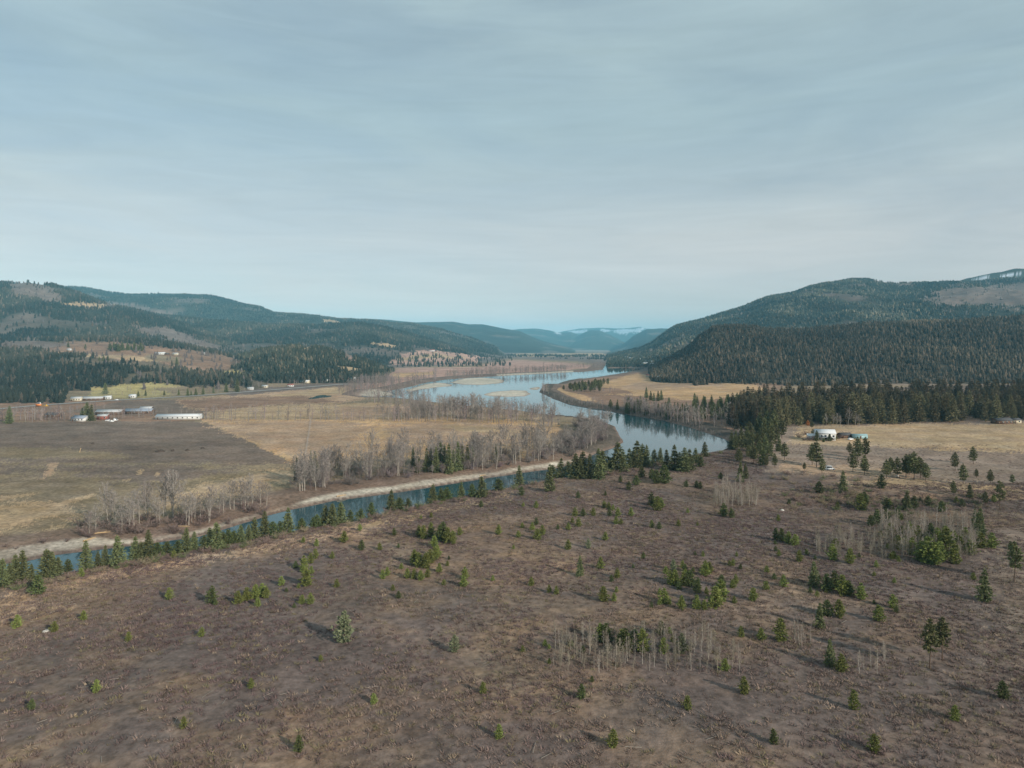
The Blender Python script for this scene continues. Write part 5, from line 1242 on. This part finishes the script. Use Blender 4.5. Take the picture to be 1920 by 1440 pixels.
# ------------------------------------------------------------------ light, sky, camera
EL = R(22); sd = Vector((0.73, -0.68, 0)).normalized()
tosun = Vector((sd.x*math.cos(EL), sd.y*math.cos(EL), math.sin(EL)))
sl = bpy.data.lights.new('sun', 'SUN'); sl.energy = 5.0; sl.angle = R(0.8); sl.color = (1.0, .90, .77)
so = bpy.data.objects.new('sun', sl); COL.objects.link(so); so.rotation_euler = tosun.to_track_quat('Z', 'Y').to_euler()
wd = bpy.data.worlds.new('World'); scene.world = wd; wd.use_nodes = True; nt = wd.node_tree
bg = nt.nodes['Background']; bg.inputs['Strength'].default_value = 0.1
sky = N(nt, 'ShaderNodeTexSky'); sky.sky_type = 'NISHITA'; sky.sun_disc = False; sky.sun_elevation = EL; sky.sun_rotation = math.atan2(sd.x, sd.y)
sky.air_density = 1.0; sky.dust_density = 1.0; sky.ozone_density = 1.5; sky.altitude = 500
tc = N(nt, 'ShaderNodeTexCoord'); mp = N(nt, 'ShaderNodeMapping'); mp.inputs['Scale'].default_value = (1.0, 1.4, 5.0); mp.inputs['Rotation'].default_value = (0.0, 0.22, 0.3)
nt.links.new(tc.outputs['Generated'], mp.inputs['Vector'])
n1 = N(nt, 'ShaderNodeTexNoise'); n1.inputs['Scale'].default_value = 2.2; n1.inputs['Detail'].default_value = 7; n1.inputs['Roughness'].default_value = 0.55; n1.inputs['Distortion'].default_value = 0.6
nt.links.new(mp.outputs[0], n1.inputs['Vector'])
mr = N(nt, 'ShaderNodeMapRange'); mr.inputs['From Min'].default_value = 0.3; mr.inputs['From Max'].default_value = 0.7; mr.inputs['To Min'].default_value = 0.62; mr.inputs['To Max'].default_value = 0.92
nt.links.new(n1.outputs['Fac'], mr.inputs['Value'])
mx = N(nt, 'ShaderNodeMix', data_type='RGBA'); nt.links.new(mr.outputs[0], mx.inputs['Factor'])
nt.links.new(sky.outputs[0], mx.inputs[6])
sx = N(nt, 'ShaderNodeSeparateXYZ'); nt.links.new(tc.outputs['Generated'], sx.inputs[0])   # high thin cloud looks thicker and whiter low down
er = N(nt, 'ShaderNodeMapRange', interpolation_type='SMOOTHSTEP'); er.inputs['From Min'].default_value = 0.0; er.inputs['From Max'].default_value = 0.33
nt.links.new(sx.outputs['Z'], er.inputs['Value'])
ec = N(nt, 'ShaderNodeMix', data_type='RGBA'); nt.links.new(er.outputs[0], ec.inputs['Factor']); ec.inputs[6].default_value = (8.3, 7.4, 6.9, 1); ec.inputs[7].default_value = (4.6, 5.8, 6.1, 1)
mp2 = N(nt, 'ShaderNodeMapping'); mp2.inputs['Scale'].default_value = (1.0, 2.2, 11.0); mp2.inputs['Rotation'].default_value = (0.10, -0.16, 0.5); nt.links.new(tc.outputs['Generated'], mp2.inputs['Vector'])
n2 = N(nt, 'ShaderNodeTexNoise'); n2.inputs['Scale'].default_value = 3.2; n2.inputs['Detail'].default_value = 9; n2.inputs['Roughness'].default_value = 0.6; n2.inputs['Distortion'].default_value = 1.2; nt.links.new(mp2.outputs[0], n2.inputs['Vector'])
m2 = N(nt, 'ShaderNodeMapRange'); m2.inputs['From Min'].default_value = 0.3; m2.inputs['From Max'].default_value = 0.7; m2.inputs['To Min'].default_value = 0.94; m2.inputs['To Max'].default_value = 1.06; nt.links.new(n2.outputs['Fac'], m2.inputs['Value'])
h2 = N(nt, 'ShaderNodeHueSaturation'); nt.links.new(ec.outputs[2], h2.inputs['Color']); nt.links.new(m2.outputs[0], h2.inputs['Value'])
nt.links.new(h2.outputs[0], mx.inputs[7])
nt.links.new(mx.outputs[2], bg.inputs['Color'])

for o in COL.objects:
    if 'label' in o and not 4 <= len(o['label'].split()) <= 16: print('LABEL', len(o['label'].split()), o['label'])
cam = bpy.data.cameras.new('camera'); co = bpy.data.objects.new('camera', cam); COL.objects.link(co)
cam.lens = 24; cam.sensor_width = 36; cam.sensor_fit = 'HORIZONTAL'; cam.shift_y = -72/1920; cam.clip_end = 200000; cam.clip_start = 1
co.location = (0, 0, CAMZ); co.rotation_euler = (R(90), 0, 0)
scene.camera = co
scene.render.engine = 'CYCLES'; scene.cycles.volume_bounces = 2
scene.view_settings.view_transform = 'Standard'; scene.view_settings.look = 'None'; scene.view_settings.gamma = 1; scene.view_settings.exposure = 0
scene.render.resolution_x = 1024; scene.render.resolution_y = 768
